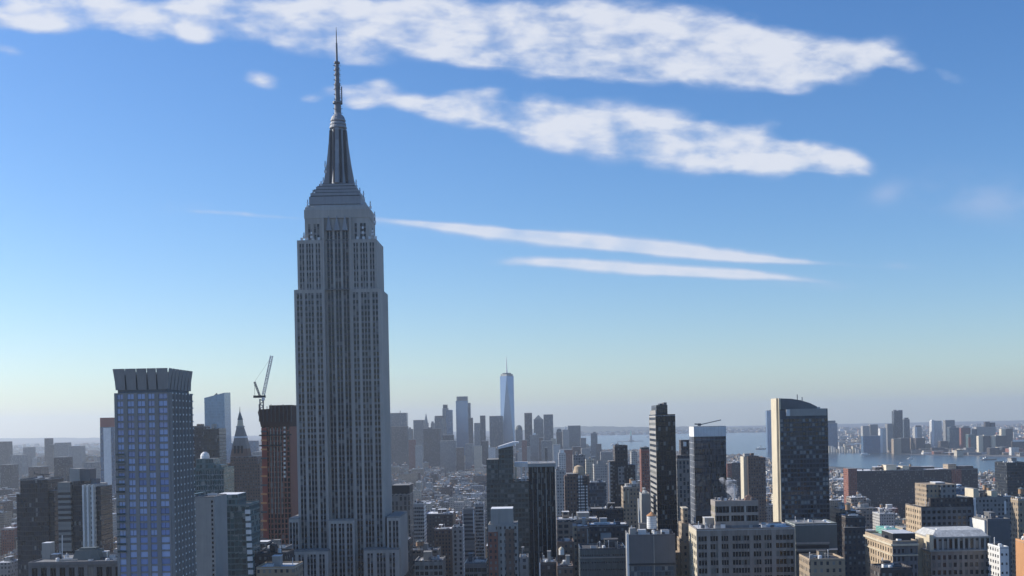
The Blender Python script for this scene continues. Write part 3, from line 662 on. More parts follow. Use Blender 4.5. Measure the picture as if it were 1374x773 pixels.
def striped_block():
    b = Bld('apartment_tower', 'grey apartment tower of four vertical stripes, pale piers beside a dark slot', 'apartment tower', 77, 133, 645, 850, 26, 'band', vb=745)
    b.wall.box(b.lx(77), b.lx(94), 0, 26, 0, b.h - 1, FA['band'])
    b.wall.box(b.lx(94.2), b.lx(109), 2.5, 26, 0, b.h - .5, FA['dglass'])
    b.wall.box(b.lx(109.2), b.lx(126.5), .5, 26, 0, b.lz(118, 650), FA['pale'])
    b.wall.box(b.lx(126.7), b.lx(132.5), 3, 26, 0, b.lz(130, 653), FA['dglass'])
    b.wall.build('wall', b.root)
    for u in (110.2, 116, 122.5):
        mb = MB(); mb.box(b.lx(u), b.lx(u + 2.2), -.6, .48, 0, b.lz(118, 651), M['white']); mb.build('pier', b.root)
    b.part('penthouse', 93, 106.5, 629, zb=b.h - 1, y0=6, d=14, mat='conc'); b.part('penthouse', 106.8, 120, 629.5, zb=b.h - .5, y0=7, d=13, mat='conc_dark'); b.part('roof_screen', 90, 93, 638, zb=b.h - 1, y0=8, d=8, mat='conc_dark'); b.part('roof_screen', 122, 129, 643, zb=b.h - 8, y0=8, d=8, mat='conc_dark')
striped_block()

def mansard_block():
    b = Bld('stone_building', 'dark stone office block with broad flat roof and tall slit windows along its cornice', 'office building', 38, 168, 755, 600, 36, M['conc_dark'], roof='rf_grey')
    S = b.w; cols = []
    for i in range(10): cols.append((1.6 + i * (S - 2) / 10, 1.6 + i * (S - 2) / 10 + 2.9))
    b.grid('front', cols, [(b.h - 10, b.h - 2.4)], M['glass'], rec=.7, zl=b.h - 20)
    b.grid('right', even(b.d - .7, 7, 2.6), [(b.h - 10, b.h - 2.6)], M['glass'], rec=.7, zl=b.h - 20)
    b.done(); rf = b.roof(par=.7, units=20, bulk=0)
    b.part('cornice', 37.5, 168.6, 753.6, zb=b.h - 1.2, y0=-.7, d=.68, mat='conc_dark')
    mb = MB(); xa, xb = b.lx(88, 745), b.lx(126, 745); z = b.h + .2; zt = b.lz(107, 736, 8)
    mb.hexa([(xa, 8, z), (xb, 8, z), (xb, 18, z), (xa, 18, z)], [(xa + 1.5, 9, zt - 1), (xb - 1.5, 9, zt - 1), (xb - 1.5, 17, zt - 1), (xa + 1.5, 17, zt - 1)], M['slate']); mb.box(xa + 3, xb - 3, 10, 16, zt - 1, zt, M['slate']); mb.build('mansard_penthouse', rf)
    b.part('bulkhead', 56, 67, 729, y0=16, d=6, mat='conc', cap='rf_white'); b.part('bulkhead', 68, 78, 744, y0=14, d=5, mat='conc_dark', cap='rf_white'); b.part('bulkhead', 128, 142, 741, y0=14, d=6, mat='conc', cap='rf_white')
    mb = MB(); mb.bar((b.lx(66, 728), 16, b.h), (b.lx(66.5, 722), 16, b.h + 12.5), .2, M['unit']); mb.build('flue', rf)
mansard_block()

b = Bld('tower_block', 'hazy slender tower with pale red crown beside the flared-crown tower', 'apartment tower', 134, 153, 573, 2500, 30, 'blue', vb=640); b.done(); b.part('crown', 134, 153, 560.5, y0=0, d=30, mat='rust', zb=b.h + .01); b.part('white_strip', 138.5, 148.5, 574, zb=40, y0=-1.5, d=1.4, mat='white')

def slanted_tower():
    b = Bld('glass_tower', 'sleek blue glass tower with slanted top rising behind dark blocks', 'skyscraper', 274, 301, 533, 1500, 30, 'sheer', vb=610)
    zl, zr = b.lz(274, 534), b.lz(301, 527); x0, x1 = b.x0, b.x1
    b.wall.hexa([(x0, 0, 0), (x1, 0, 0), (x1, 30, 0), (x0, 30, 0)], [(x0, 0, zl), (x1, 0, zr), (x1, 30, zr + 1), (x0, 30, zl + 1)], FA['sheer']); b.wall.build('wall', b.root)
    mb = MB(); mb.bar((b.lx(281, 530), 12, zl), (b.lx(288, 530), 12, zl + 5.5), .8, M['black']); mb.build('roof_hoist', b.root)
slanted_tower()
b = Bld('tower_block', 'dark brown stepped tower block with rooftop cupola in front of the slanted glass tower', 'tower block', 255, 273, 573, 1250, 24, 'dark', vb=610); b.done(); b.part('cupola', 264, 270.5, 569, y0=4, d=10, mat='brown'); b.roof(bulk=0, units=1)
b = Bld('tower_block', 'almost black square tower block below the slanted blue glass tower', 'tower block', 272.5, 294, 576.5, 1180, 26, 'dglass', vb=625); b.done(); b.roof(units=2)
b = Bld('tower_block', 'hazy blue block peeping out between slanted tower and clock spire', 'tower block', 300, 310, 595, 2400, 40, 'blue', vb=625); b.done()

def teal_stack():
    b = Bld('glass_building', 'stepped green glass apartment building with small domed cupola', 'apartment tower', 256.5, 300, 630, 760, 26, 'teal', vb=664)
    S = b.w; b.grid('front', even(S, 7, S / 7 - .5), rows(b.h, 3.3, 2.4, top=1), M['glass_teal'], rec=.35, zl=b.lz(270, 670)); b.done(frame=M['unit']); rf = b.roof(bulk=0, units=2)
    b.part('upper_block', 263, 286, 616, y0=3, d=16, mat='teal', cap='rf_grey'); b.part('upper_block', 279, 297, 624, y0=1, d=16, mat='teal')
    mb = MB(); x = b.lx(275, 610, 8); z = b.lz(275, 616, 8); mb.lathe(x, 8, [(2.9, z), (2.9, z + 2), (2.3, z + 3.5), (1, z + 4.6)], M['white'], 14); mb.build('cupola', b.root)
teal_stack()

def blank_wall():
    b = Bld('apartment_tower', 'tall blank pale concrete slab with one column of small dark windows at its edge', 'apartment tower', 261.5, 287.5, 668, 600, 24, M['conc'])
    S = b.w; x = b.lx(283.6, 700) - b.x0
    b.grid('front', [(x, x + .95)], rows(b.h, 2.3 * 1.0, 1.25, top=1.4)[::1], M['glass'], rec=.35, zl=b.lz(270, 778)); b.done(mull=0); b.roof(par=.5, units=1, bulk=0)
    b.part('edge_strip', 257.3, 261.4, 663, zb=0, y0=1.5, d=20, mat='teal')
blank_wall()

def teal_slab():
    b = Bld('glass_tower', 'deep teal glass slab with stepped shoulder and white notched corner', 'apartment tower', 288, 334.5, 679, 650, 24, 'teal')
    b.grid('front', even(b.w, 9, b.w / 9 - .35), rows(b.h, 3.15, 2.2, top=.8), M['glass_teal'], rec=.3, zl=b.lz(300, 778)); b.done(frame=M['steel'], mull=0); b.roof(units=2, bulk=0)
    xa, xb, z = b.part('shoulder', 288, 318, 664, y0=.4, d=20, mat='teal', cap='rf_white')
    b.part('shoulder', 296, 300.5, 662.6, y0=.1, d=3, mat='white', vb=674)
    for v in range(684, 772, 9):
        b.part('corner_balcony', 328.5 + (v - 680) * .05, 335 + (v - 680) * .05, v, zb=b.lz(331, v + 5.5), y0=-1.2, d=1.19, mat='white')
teal_slab()

def clock_spire():
    b = Bld('spire_tower', 'brown brick tower with steep pyramid roof, lantern and needle finial', 'historic tower', 303, 348.5, 621.5, 1300, 36, 'brown', vb=745)
    b.done(); b.part('upper_block', 309, 345.5, 613, zb=b.h - .1, y0=4, d=30, mat='brown', cap='rf_grey')
    c = lambda u, v: b.lx(u, v, 18); Zs = lambda v: b.lz(322, v, 18)
    def tier(name, u0, u1, v0, u2, u3, v1, mat):
        h0, h1 = (c(u1, v0) - c(u0, v0)) / 2, (c(u3, v1) - c(u2, v1)) / 2; xm, xn = (c(u1, v0) + c(u0, v0)) / 2, (c(u2, v1) + c(u3, v1)) / 2
        mb = MB(); mb.hexa([(xm - h0, 18 - h0, Zs(v0)), (xm + h0, 18 - h0, Zs(v0)), (xm + h0, 18 + h0, Zs(v0)), (xm - h0, 18 + h0, Zs(v0))], [(xn - h1, 18 - h1, Zs(v1)), (xn + h1, 18 - h1, Zs(v1)), (xn + h1, 18 + h1, Zs(v1)), (xn - h1, 18 + h1, Zs(v1))], M[mat]); mb.build(name, b.root)
    tier('pyramid_base', 312, 335, 613, 313.5, 333.5, 602, 'brown'); tier('pyramid_roof', 313.5, 333.5, 602, 316, 330.5, 587.5, 'taupe'); tier('pyramid_band', 315.6, 331, 587.5, 315.9, 330.3, 585.6, 'white'); tier('pyramid_roof', 316.2, 330, 585.6, 318.3, 326.6, 573.5, 'taupe')
    tier('lantern', 317.5, 327.2, 573.5, 317.7, 327, 571.5, 'conc'); tier('lantern', 319, 326, 571.5, 319.6, 325, 563.5, 'cream'); tier('lantern_roof', 319.2, 325.4, 563.5, 321.2, 322.4, 553, 'slate'); tier('finial', 321.4, 322.3, 553, 321.7, 321.9, 545.5, 'black')
    for u in (316.5, 321.2, 326):     # tall dormers in the pyramid base
        mb = MB(); mb.box(c(u, 600), c(u + 2.4, 600), 18 - (c(333.5, 602) - c(313.5, 602)) / 2 - .7, 17, Zs(611), Zs(598), M['black']); mb.build('dormer', b.root)
clock_spire()

def construction():
    b = Bld('unfinished_tower', 'unfinished rust brown tower with netted top floors and red hoist strip', 'construction site', 351, 388.5, 571, 900, 30, M['rust_brown'], vb=735)
    zl = b.lz(370, 740); S = b.w
    b.grid('front', even(S, 8, S / 8 - .7), rows(b.h, 3.9, 2.9, top=.6), M['glass'], rec=.9, proud=.35, zl=zl, wall=M['rust_brown']); b.done(mull=0)
    b.part('hoist_strip', 350.5, 357.5, 574, zb=zl, y0=-1.6, d=1.55, mat='rust')
    for i, v in enumerate(range(578, 738, 12)):
        b.part('hoist_landing', 350, 358, v, zb=b.lz(354, v + 2), y0=-2.6, d=.9, mat='orange' if i % 3 else 'steel')
    for u in (362.5, 367, 371.5, 376):
        b.part('climbing_rail', u, u + .8, 575, zb=b.lz(u, 690), y0=-.8, d=.6, mat='conc')
    for v in range(572, 640, 6): b.part('bright_panel', 380.5, 383, v, zb=b.lz(382, v + 3), y0=-.5, d=.45, mat='white')
    # splayed netting round the top floors
    z0, z1 = b.h - 1, b.lz(370, 544.5); xa, xb = b.lx(346.5, 550), b.lx(391, 550); mb = MB()
    zm = b.lz(370, 552)
    mb.hexa([(b.x0 - .4, -.6, z0), (b.x1 + .2, -.6, z0), (b.x1 + .2, 30.5, z0), (b.x0 - .4, 30.5, z0)], [(xa, -1.8, zm), (xb, -1.8, zm), (xb, 31.5, zm), (xa, 31.5, zm)], M['netting'])
    mb.hexa([(xa + .3, -1.5, zm), (xb - .3, -1.5, zm), (xb - .3, 31, zm), (xa + .3, 31, zm)], [(b.lx(347.5, 548), -1.2, b.lz(370, 549)), (xb - .3, -1.2, b.lz(370, 547.5)), (xb - .3, 30, b.lz(370, 547)), (b.lx(347.5, 548), 30, b.lz(370, 549))], M['netting']); mb.build('debris_netting', b.root)
    b.part('formwork', 361, 390.5, 543.6, zb=b.lz(370, 549), y0=1, d=26, mat='netting')
    for i in range(9):
        u = 347 + i * 5.4; b.part('scaffold_post', u, u + .7, 542.5 + (i % 3) * 1.3, zb=b.lz(u, 566), y0=-2.6, d=.5, mat='steel')
    for v in (577, 591): b.part('outrigger', 347.5, 391 if v == 577 else 377, v + 6, zb=b.lz(370, v + 7.6), y0=-3.2, d=1.2, mat='black')
    # luffing crane
    D = 905; x, z = at(349.5, 552, D); c = thing('tower_crane', 'luffing tower crane with raised pale jib on the unfinished tower', 'crane', (x, D, z))
    q = lambda u, v: (at(u, v, D)[0] - x, 0, at(u, v, D)[1] - z)
    def lattice(name, p, r, w, mat, n=9):
        p, r = Vector(p), Vector(r); d = (r - p); a = Vector((0, 1, 0)); s_ = d.normalized().cross(a); mb = MB()
        cs = [p + a * (i * w) + s_ * (j * w) for i in (-1, 1) for j in (-1, 1)]
        for q_ in cs: mb.bar(q_, q_ + d, .19, mat)
        for k in range(n):
            for i in (-1, 1):
                t0, t1 = d * (k / n), d * ((k + 1) / n); sg = 1 if k % 2 else -1
                mb.bar(p + a * (i * w) + s_ * (w * sg) + t0, p + a * (i * w) - s_ * (w * sg) + t1, .13, mat)
                mb.bar(p + s_ * (i * w) + a * (w * sg) + t0, p + s_ * (i * w) - a * (w * sg) + t1, .13, mat)
        return mb.build(name, c)
    lattice('mast', q(351, 552), q(351, 535.5), 1.25, M['steel'], 5); lattice('jib', q(353.5, 530), q(364.6, 477.5), .85, M['unit'], 18)
    mb = MB(); p0, p1 = q(340.5, 534), q(356, 530.5); mb.box(p0[0], p1[0], -1.5, 1.5, p0[2], p1[2], M['black']); mb.build('turntable', c)
    lattice('back_mast', q(348.5, 531), q(341.5, 512.5), .5, M['steel'], 7)
    mb = MB(); mb.bar(q(341.5, 512.5), q(363.5, 480), .05, M['steel']); mb.bar(q(341.5, 512.5), q(341.8, 531), .1, M['steel']); mb.build('pendant_line', c)
    mb = MB(); p = q(352.5, 534); mb.box(p[0] - .2, p[0] + 2, -2.6, -1.6, p[2] - 2, p[2] + .4, M['white']); mb.build('cab', c)
construction()
b = Bld('apartment_tower', 'grey tower with ragged rooftop slotted between unfinished tower and giant skyscraper', 'apartment tower', 387, 402, 573, 1050, 25, 'grey', vb=700); b.done(); b.part('rooftop_frame', 388.5, 391.5, 565, y0=3, d=5, mat='steel'); b.part('rooftop_frame', 393, 398, 568, y0=5, d=5, mat='conc')
b = Bld('brick_building', 'squat dark brick block with flat sunlit roof below the unfinished tower', 'loft building', 338.5, 360, 729, 700, 18, 'dark', roof='rf_white', vb=768); b.done(); b.roof(par=.8, units=0, bulk=0)
def terrace_rows():
    for i, (u0, u1, v, D, mt, rfm, lb) in enumerate(((344, 395, 763, 600, 'tan', 'rf_silver', 'tan brick row with orange sunlit roof edge beside the giant skyscraper'), (341, 384, 745, 660, 'dark', 'rf_tar', 'dark brick row with long tarred roof beside the giant skyscraper'), (352, 382, 738, 690, 'grey', 'rf_grey', 'grey stone row with stepped roof below the unfinished tower'))):
        b = Bld('row_building', lb, 'loft building', u0, u1, v, D, 22, mt, roof=rfm); b.done(); b.roof(par=1, units=4, bulk=1)
terrace_rows()

# ---- centre
def D_(*a, **k):
    units, bulk, tank, par = k.pop('units', 4) + 3, k.pop('bulk', 1), k.pop('tank', 0), k.pop('par', 1.0)
    parts = k.pop('parts', ()); cols = k.pop('cols', 0); flr = k.pop('flr', 3.5); wh = k.pop('wh', 1.8); ww = k.pop('ww', 1.5); pane = k.pop('pane', 'glass'); sidec = k.pop('sidec', 0); sd = k.pop('side', None); wallm = k.pop('wall', None)
    b = Bld(*a, **k)
    if cols:
        rw = rows(b.h, flr, wh); b.grid('front', even(b.w, cols, ww), rw, M[pane], wall=M[wallm] if wallm else None)
        if sidec: b.grid(sd, even(b.d - .4, sidec, ww), rw, M[pane], wall=M[wallm] if wallm else None)
        b.done(limit=60)
    else: b.done()
    b.roof(par=par, units=units, bulk=bulk, tank=tank)
    for p in parts: b.part(p[0], p[1], p[2], p[3], y0=p[4], d=p[5], mat=p[6], vb=p[7] if len(p) > 7 else None, cap='rf_grey' if len(p) < 9 else p[8])
    return b
D_('office_building', 'dark-capped building with pale piers abutting the giant skyscraper', 'office building', 525.5, 549.5, 664, 960, 30, 'strip', vb=705, parts=(('mechanical_cap', 525.7, 549.3, 651.5, .5, 26, 'black'),))
D_('apartment_building', 'pale gridded apartment block with small square windows beside the giant skyscraper', 'apartment building', 551.5, 568.5, 677, 1060, 24, 'white', vb=733, cols=7, ww=1.3, wh=1.6, flr=3.3, wall='conc', units=3)
D_('office_building', 'wide low dark block with bright plant on its roof behind the narrow white house', 'office building', 570, 607.5, 690.5, 1180, 40, 'dark', vb=712, units=6, roof='rf_white')
D_('office_building', 'brown low block with ribbed front next to the narrow white house', 'office building', 582, 606, 711, 1080, 24, 'brown', vb=731, units=3)
D_('narrow_house', 'narrow white gabled house front with two window columns among dark roofs', 'loft building', 607, 621, 708, 1040, 20, 'white', vb=731, cols=2, ww=2, wh=2.4, flr=4, wall='conc', units=1)
D_('office_building', 'grey banded block with pale corner edges in the low rooftops', 'office building', 620.5, 636, 684, 1120, 26, 'band', vb=718, parts=(('corner_strip', 620.5, 621.5, 684, -.5, .4, 'white', 716), ('corner_strip', 634.5, 636, 684, -.5, .4, 'white', 716)))
D_('office_building', 'pale grey block with gridded windows above the low rooftops', 'office building', 635.5, 648.5, 677, 1200, 26, 'white', vb=697, cols=6, ww=1.5, flr=3.4, wall='conc')
D_('office_building', 'low stone block with big square windows by the skyscraper foot', 'office building', 556.5, 594, 754, 800, 26, 'grey', cols=6, ww=2.4, wh=2.6, flr=4, wall='conc', units=5, roof='rf_grey')
D_('loft_building', 'brownish loft block carrying two water tanks near the giant skyscraper foot', 'loft building', 549, 588, 740, 930, 26, 'loft', vb=752, units=8, bulk=2, tank=2)
D_('office_building', 'low pale block with twin gridded bays beneath the brick and grey tower', 'office building', 624, 652, 757, 760, 22, 'glass', cols=5, ww=3, wh=2.6, flr=4, wall='conc_dark', units=5)
def brick_grey():
    b = Bld('apartment_tower', 'grey apartment tower with red brick flank and blank capped top', 'apartment tower', 655, 694, 705, 700, 24, M['conc'], roof='rf_grey')
    S = b.w; q = lambda u: b.lx(u, 720) - b.x0
    b.grid('front', [(q(665.5), q(667)), (q(670.5), q(673)), (q(676.5), q(679)), (q(683), q(685.6)), (q(690.5), q(693.2))], rows(b.h, 4.0, 1.7, top=.7), M['glass'], zl=b.lz(670, 778)); b.done(); b.roof(par=.6, units=1, bulk=0)
    b.part('brick_flank', 655.3, 667.8, 714, zb=0, y0=-.6, d=.55, mat='red'); b.part('brick_panel', 677.5, 690, 709.5, zb=0, y0=-.45, d=.4, mat='brown')
    b.part('upper_block', 658.5, 688, 683, y0=1.5, d=16, mat='conc', cap='rf_white'); b.part('upper_block', 658.2, 668.3, 684, y0=.8, d=.68, mat='conc', zb=b.h + .2)
    for u in (656, 657.5): b.part('pier', u + 12.2, u + 12.9, 705, zb=0, y0=-.8, d=.78, mat='conc')
brick_grey()
def slant_roof():
    b = Bld('glass_tower', 'broad dark green glass tower with higher block under a tilted white roof', 'office tower', 652.5, 713, 648, 900, 36, 'moss', vb=773)
    b.done(); b.roof(units=4, bulk=0)
    b.part('upper_block', 652.6, 668.5, 617, y0=.5, d=30, mat='moss', cap='rf_grey')
    mb = MB(); xa, xb = b.lx(668.7, 600), b.lx(688, 600); z0 = b.h; za, zb = b.lz(669, 603), b.lz(687, 598.5)
    mb.hexa([(xa, 1, z0), (xb, 1, z0), (xb, 28, z0), (xa, 28, z0)], [(xa, 1, za), (xb, 1, zb), (xb, 28, zb), (xa, 28, za)], FA['moss']); mb.build('upper_block', b.root)
    mb = MB(); xo = b.lx(695.5, 594); zo = b.lz(695, 593.5)
    mb.hexa([(xa - .5, .5, za + .1), (xb, .5, zb + .1), (xb, 29, zb + .1), (xa - .5, 29, za + .1)], [(xa - .5, .5, za + 2), (xb, .5, zb + 3), (xb, 29, zb + 3), (xa - .5, 29, za + 2)], M['rf_white']); mb.hexa([(xb, .5, zb + 1.8), (xo, .5, zo - .8), (xo, 20, zo - .8), (xb, 20, zb + 1.8)], [(xb, .5, zb + 3), (xo, .5, zo + .4), (xo, 20, zo + .4), (xb, 20, zb + 3)], M['rf_white']); mb.build('tilted_roof', b.root)
    b.part('roof_slab', 690, 708, 621, zb=b.lz(700, 627), y0=6, d=26, mat='white'); b.part('roof_pillar', 691, 693, 626, y0=7, d=3, mat='cream'); b.part('roof_pillar', 699, 700.2, 626, y0=7, d=3, mat='white'); b.part('roof_pillar', 704.5, 706, 626, y0=7, d=3, mat='white')
slant_roof()
def pinstripe():
    b = Bld('office_tower', 'black glass office tower with thin white vertical ribs and overhanging flat roof', 'office tower', 709, 744.5, 626, 780, 34, 'dglass', roof='rf_silver')
    S = b.w; b.grid('front', even(S, 14, S / 14 - .25), rows(b.h, 3.7, 3.2, top=.5), M['glass'], rec=.35, zl=b.lz(720, 778), wall=M['black'], proud=.2); b.done(mull=0, frame=M['black'])
    for u in (714.2, 720.3, 726, 731.8, 737.8, 744): b.part('rib', u, u + (.9 if u in (720.3, 731.8, 744) else .45), 626, zb=0, y0=-.75, d=.74, mat='conc')
    b.part('roof_overhang', 708, 745.5, 621.8, zb=b.h - .2, y0=-1.2, d=37, mat='conc'); rng_ = random.Random(3)
    for i in range(14):
        u = 710 + i * 2.4; b.part('rooftop_unit', u, u + rng_.uniform(.8, 2), 621.3 - rng_.uniform(.8, 2.6), zb=b.lz(u, 622), y0=4 + rng_.random() * 12, d=3, mat='unit')
pinstripe()
def brown_tanked():
    b = D_('brick_tower', 'brown brick tower with bulky round tank house and white balcony stripes', 'apartment tower', 757.5, 791, 640, 1100, 26, 'brown', vb=700, bulk=0, units=2, parts=(('brick_bay', 760, 775.3, 636, -.8, 24, 'brown'),))
    for u in (775.8, 779.2, 782, 786.2): b.part('balcony_strip', u, u + 2.1, 638 if u < 782 else 651, zb=0, y0=-1.0, d=.95, mat='white')
    for v in range(642, 698, 4): b.part('balcony_gap', 775.8, 788.2, v, zb=b.lz(780, v + 1.6), y0=-1.1, d=.12, mat='black')
    mb = MB(); x, z = b.lx(777, 637, 10), b.h; mb.lathe(x, 12, [(5.6, z), (5.6, z + 4), (4.6, z + 6.5), (4.2, z + 9), (1, z + 10.5)], M['tan'], 16); mb.build('tank_house', b.root)
brown_tanked()
D_('brick_building', 'tan brick slab with pale top tucked behind the brown tanked tower', 'apartment building', 769, 785, 612, 1500, 26, 'grey', vb=625)
D_('office_building', 'pale cream tower block between pinstriped tower and brown tanked tower', 'apartment building', 749.5, 759, 609, 1650, 22, 'white', vb=628, parts=(('turret', 751, 757, 604, 1, 12, 'white'),))
D_('office_building', 'grey brick block with sunlit side standing behind the pinstriped tower', 'apartment building', 745.5, 758, 632, 1350, 24, 'pale', vb=680)
D_('office_building', 'squat grey glass block with lit floors beside the brown tanked tower', 'office building', 790, 813, 648.5, 1230, 30, 'glass', vb=682)
D_('office_building', 'cream gabled block with sunlit wall above the squat glass block', 'apartment building', 786, 797.5, 617.5, 1700, 24, 'cream', vb=632)
D_('office_building', 'long pale warehouse with rounded roof line beside the dark twin slab', 'warehouse', 797, 816, 624, 1600, 34, 'pale', vb=640)
b = D_('apartment_tower', 'dark blue brick slab tower rising above lower wings at both flanks', 'apartment tower', 825, 842, 599, 1150, 26, 'dark', vb=690, units=2, bulk=0, parts=(('side_wing', 817, 825, 619, 1, 22, 'dark', 700), ('side_wing', 842, 852.5, 624, 2, 22, 'dark', 700), ('parapet_turret', 825, 829, 597.5, .5, 6, 'dark'), ('window_bay', 829.5, 837.5, 627, -1.6, 1.5, 'grey', 650)))
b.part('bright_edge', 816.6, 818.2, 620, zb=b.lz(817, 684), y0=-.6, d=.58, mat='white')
for v in range(624, 684, 5): b.part('balcony', 818.2, 821.8, v, zb=b.lz(820, v + 1.8), y0=-1.2, d=2.1, mat='conc')
D_('brick_tower', 'deep red brick tower with black crown beside the tall striped sliver', 'apartment tower', 860, 871, 604, 1450, 22, 'red', vb=644, parts=(('crown', 860.5, 871, 600.5, 1, 18, 'black'), ('red_band', 860, 871, 605, -.5, .4, 'rust', 607)))
D_('apartment_building', 'pale stepped prewar apartment block with ragged bright roof terraces', 'apartment building', 836, 857, 655, 1000, 24, 'tan', vb=705, units=3, tank=1, parts=(('upper_block', 840, 856, 650, 3, 16, 'pale'), ('terrace_block', 848, 853, 645.5, 4, 6, 'white'), ('side_bay', 836.5, 838.5, 660, -.8, .75, 'cream', 672), ('side_bay', 842, 843.5, 658, -.8, .75, 'cream', 676)))
D_('office_building', 'slim pale strip building glimpsed behind the stepped prewar block', 'apartment building', 847, 855, 607, 2000, 26, 'pale', vb=625)
D_('brick_building', 'grey windowless flank wall beside the tall striped sliver foot', 'loft building', 861, 873, 664, 860, 20, 'conc', vb=690, parts=(('edge_strip', 856.2, 857.6, 669, 0, 3, 'white', 704), ('chimney', 864.5, 867.5, 658.5, 2, 4, 'white')))
def sliver():
    b = Bld('glass_tower', 'tall black glass sliver with pale banded flank and stepped machinery on top', 'skyscraper', 879.5, 906, 558, 850, 48, 'dglass', vb=722)
    z0 = b.lz(890, 725); S = b.w
    b.grid('front', even(S, 8, S / 8 - .2), rows(b.h, 3.5, 2.9, top=.8), M['glass'], rec=.3, zl=z0, wall=M['black'], proud=.12)
    b.grid('left', [(1.0, b.d - 1.6)], rows(b.h + .0, 3.9, 1.9, top=1.0), M['glass'], rec=.3, wall=M['conc'], proud=.0)
    b.done(limit=100, mull=0, frame=M['black']); b.roof(units=0, bulk=0)
    b.part('machine_floor', 880.5, 895.5, 543.5, y0=2, d=36, mat='dglass'); b.part('machine_floor', 895.7, 905, 556.2, y0=2, d=36, mat='dglass'); b.part('glass_shoulder', 879.5, 881, 550.5, y0=.5, d=40, mat='conc'); b.part('vent_stack', 885, 889, 541.5, y0=5, d=12, mat='steel', zb=b.lz(887, 544)); b.part('vent_stack', 890.5, 894.5, 540, y0=4, d=14, mat='conc_dark', zb=b.lz(892, 544))
sliver()
D_('office_tower', 'grey ribbed tower with dark cap squeezed between sliver and white-capped tower', 'office tower', 908, 927, 617.5, 1100, 26, 'strip', vb=690, bulk=0, units=1, parts=(('cornice', 907.6, 927, 615.8, -.6, 26, 'conc'), ('upper_block', 908.5, 926, 611, 1, 22, 'dark'), ('penthouse', 913.5, 926, 590.5, 6, 14, 'dark'), ('penthouse_vent', 917, 921, 593, 5, .9, 'white', 599)))
def white_cap():
    b = Bld('glass_tower', 'shimmering glass tower with plain white cap storey and pale lit edge', 'office tower', 931, 974, 585.5, 1000, 30, 'dglass', vb=690)
    pm = pane_mat('rippled_glass', (.05, .06, .075), blinds=.0, rough=.05, var=.8, spec=1.0, wob=1.0)
    S = b.w; b.grid('front', even(S, 18, S / 18 - .12), rows(b.h, 5.2, 5.0, top=.2), pm, rec=.25, zl=b.lz(950, 692), wall=M['steel'], proud=.05)
    b.grid('left', even(b.d - .25, 8, 3.2), rows(b.h, 5.2, 5.0, top=.2), pm, rec=.25, wall=M['unit'], proud=.05)
    b.done(limit=100, mull=0); b.part('cap_storey', 930.8, 974.2, 572.3, zb=b.h - .1, y0=-.2, d=30.4, mat='white', cap='rf_grey')
    z = b.lz(941, 572); x = b.lx(941, 572); c = thing('derrick_crane', 'small derrick crane lying nearly level on the white cap storey', 'crane', (b.xc + x, 1012, z + .2))
    mb = MB(); mb.box(-1.2, 1.2, -1.2, 1.2, 0, 2.2, M['steel']); mb.build('base', c); q = lambda u, v: (at(u, v, 1012)[0] - b.xc - x, 0, at(u, v, 1012)[1] - z - .2)
    mb = MB(); mb.bar(q(932, 569), q(941, 569.5), .5, M['steel']); mb.bar(q(941, 569.5), q(967.5, 563.5), .42, M['conc']); mb.build('boom', c)
white_cap()
def stepped_tan():
    b = Bld('stepped_building', 'slim stepped tan building with sunlit ornate flank in front of glass tower', 'apartment building', 913, 925, 726, 640, 16, 'tan'); b.done(); b.roof(bulk=0, units=0)
    b.part('step_tier', 914.5, 923.5, 702, y0=1, d=14, mat='tan'); b.part('step_tier', 916.5, 923, 682.5, y0=2.5, d=11, mat='tan', zb=b.lz(918, 702, 1)); b.part('cornice', 915.8, 923.4, 681.6, y0=2.2, d=11.5, mat='cream', zb=b.lz(918, 683, 2.2)); b.part('step_tier', 907, 913, 742, zb=0, y0=2, d=12, mat='tan')
stepped_tan()
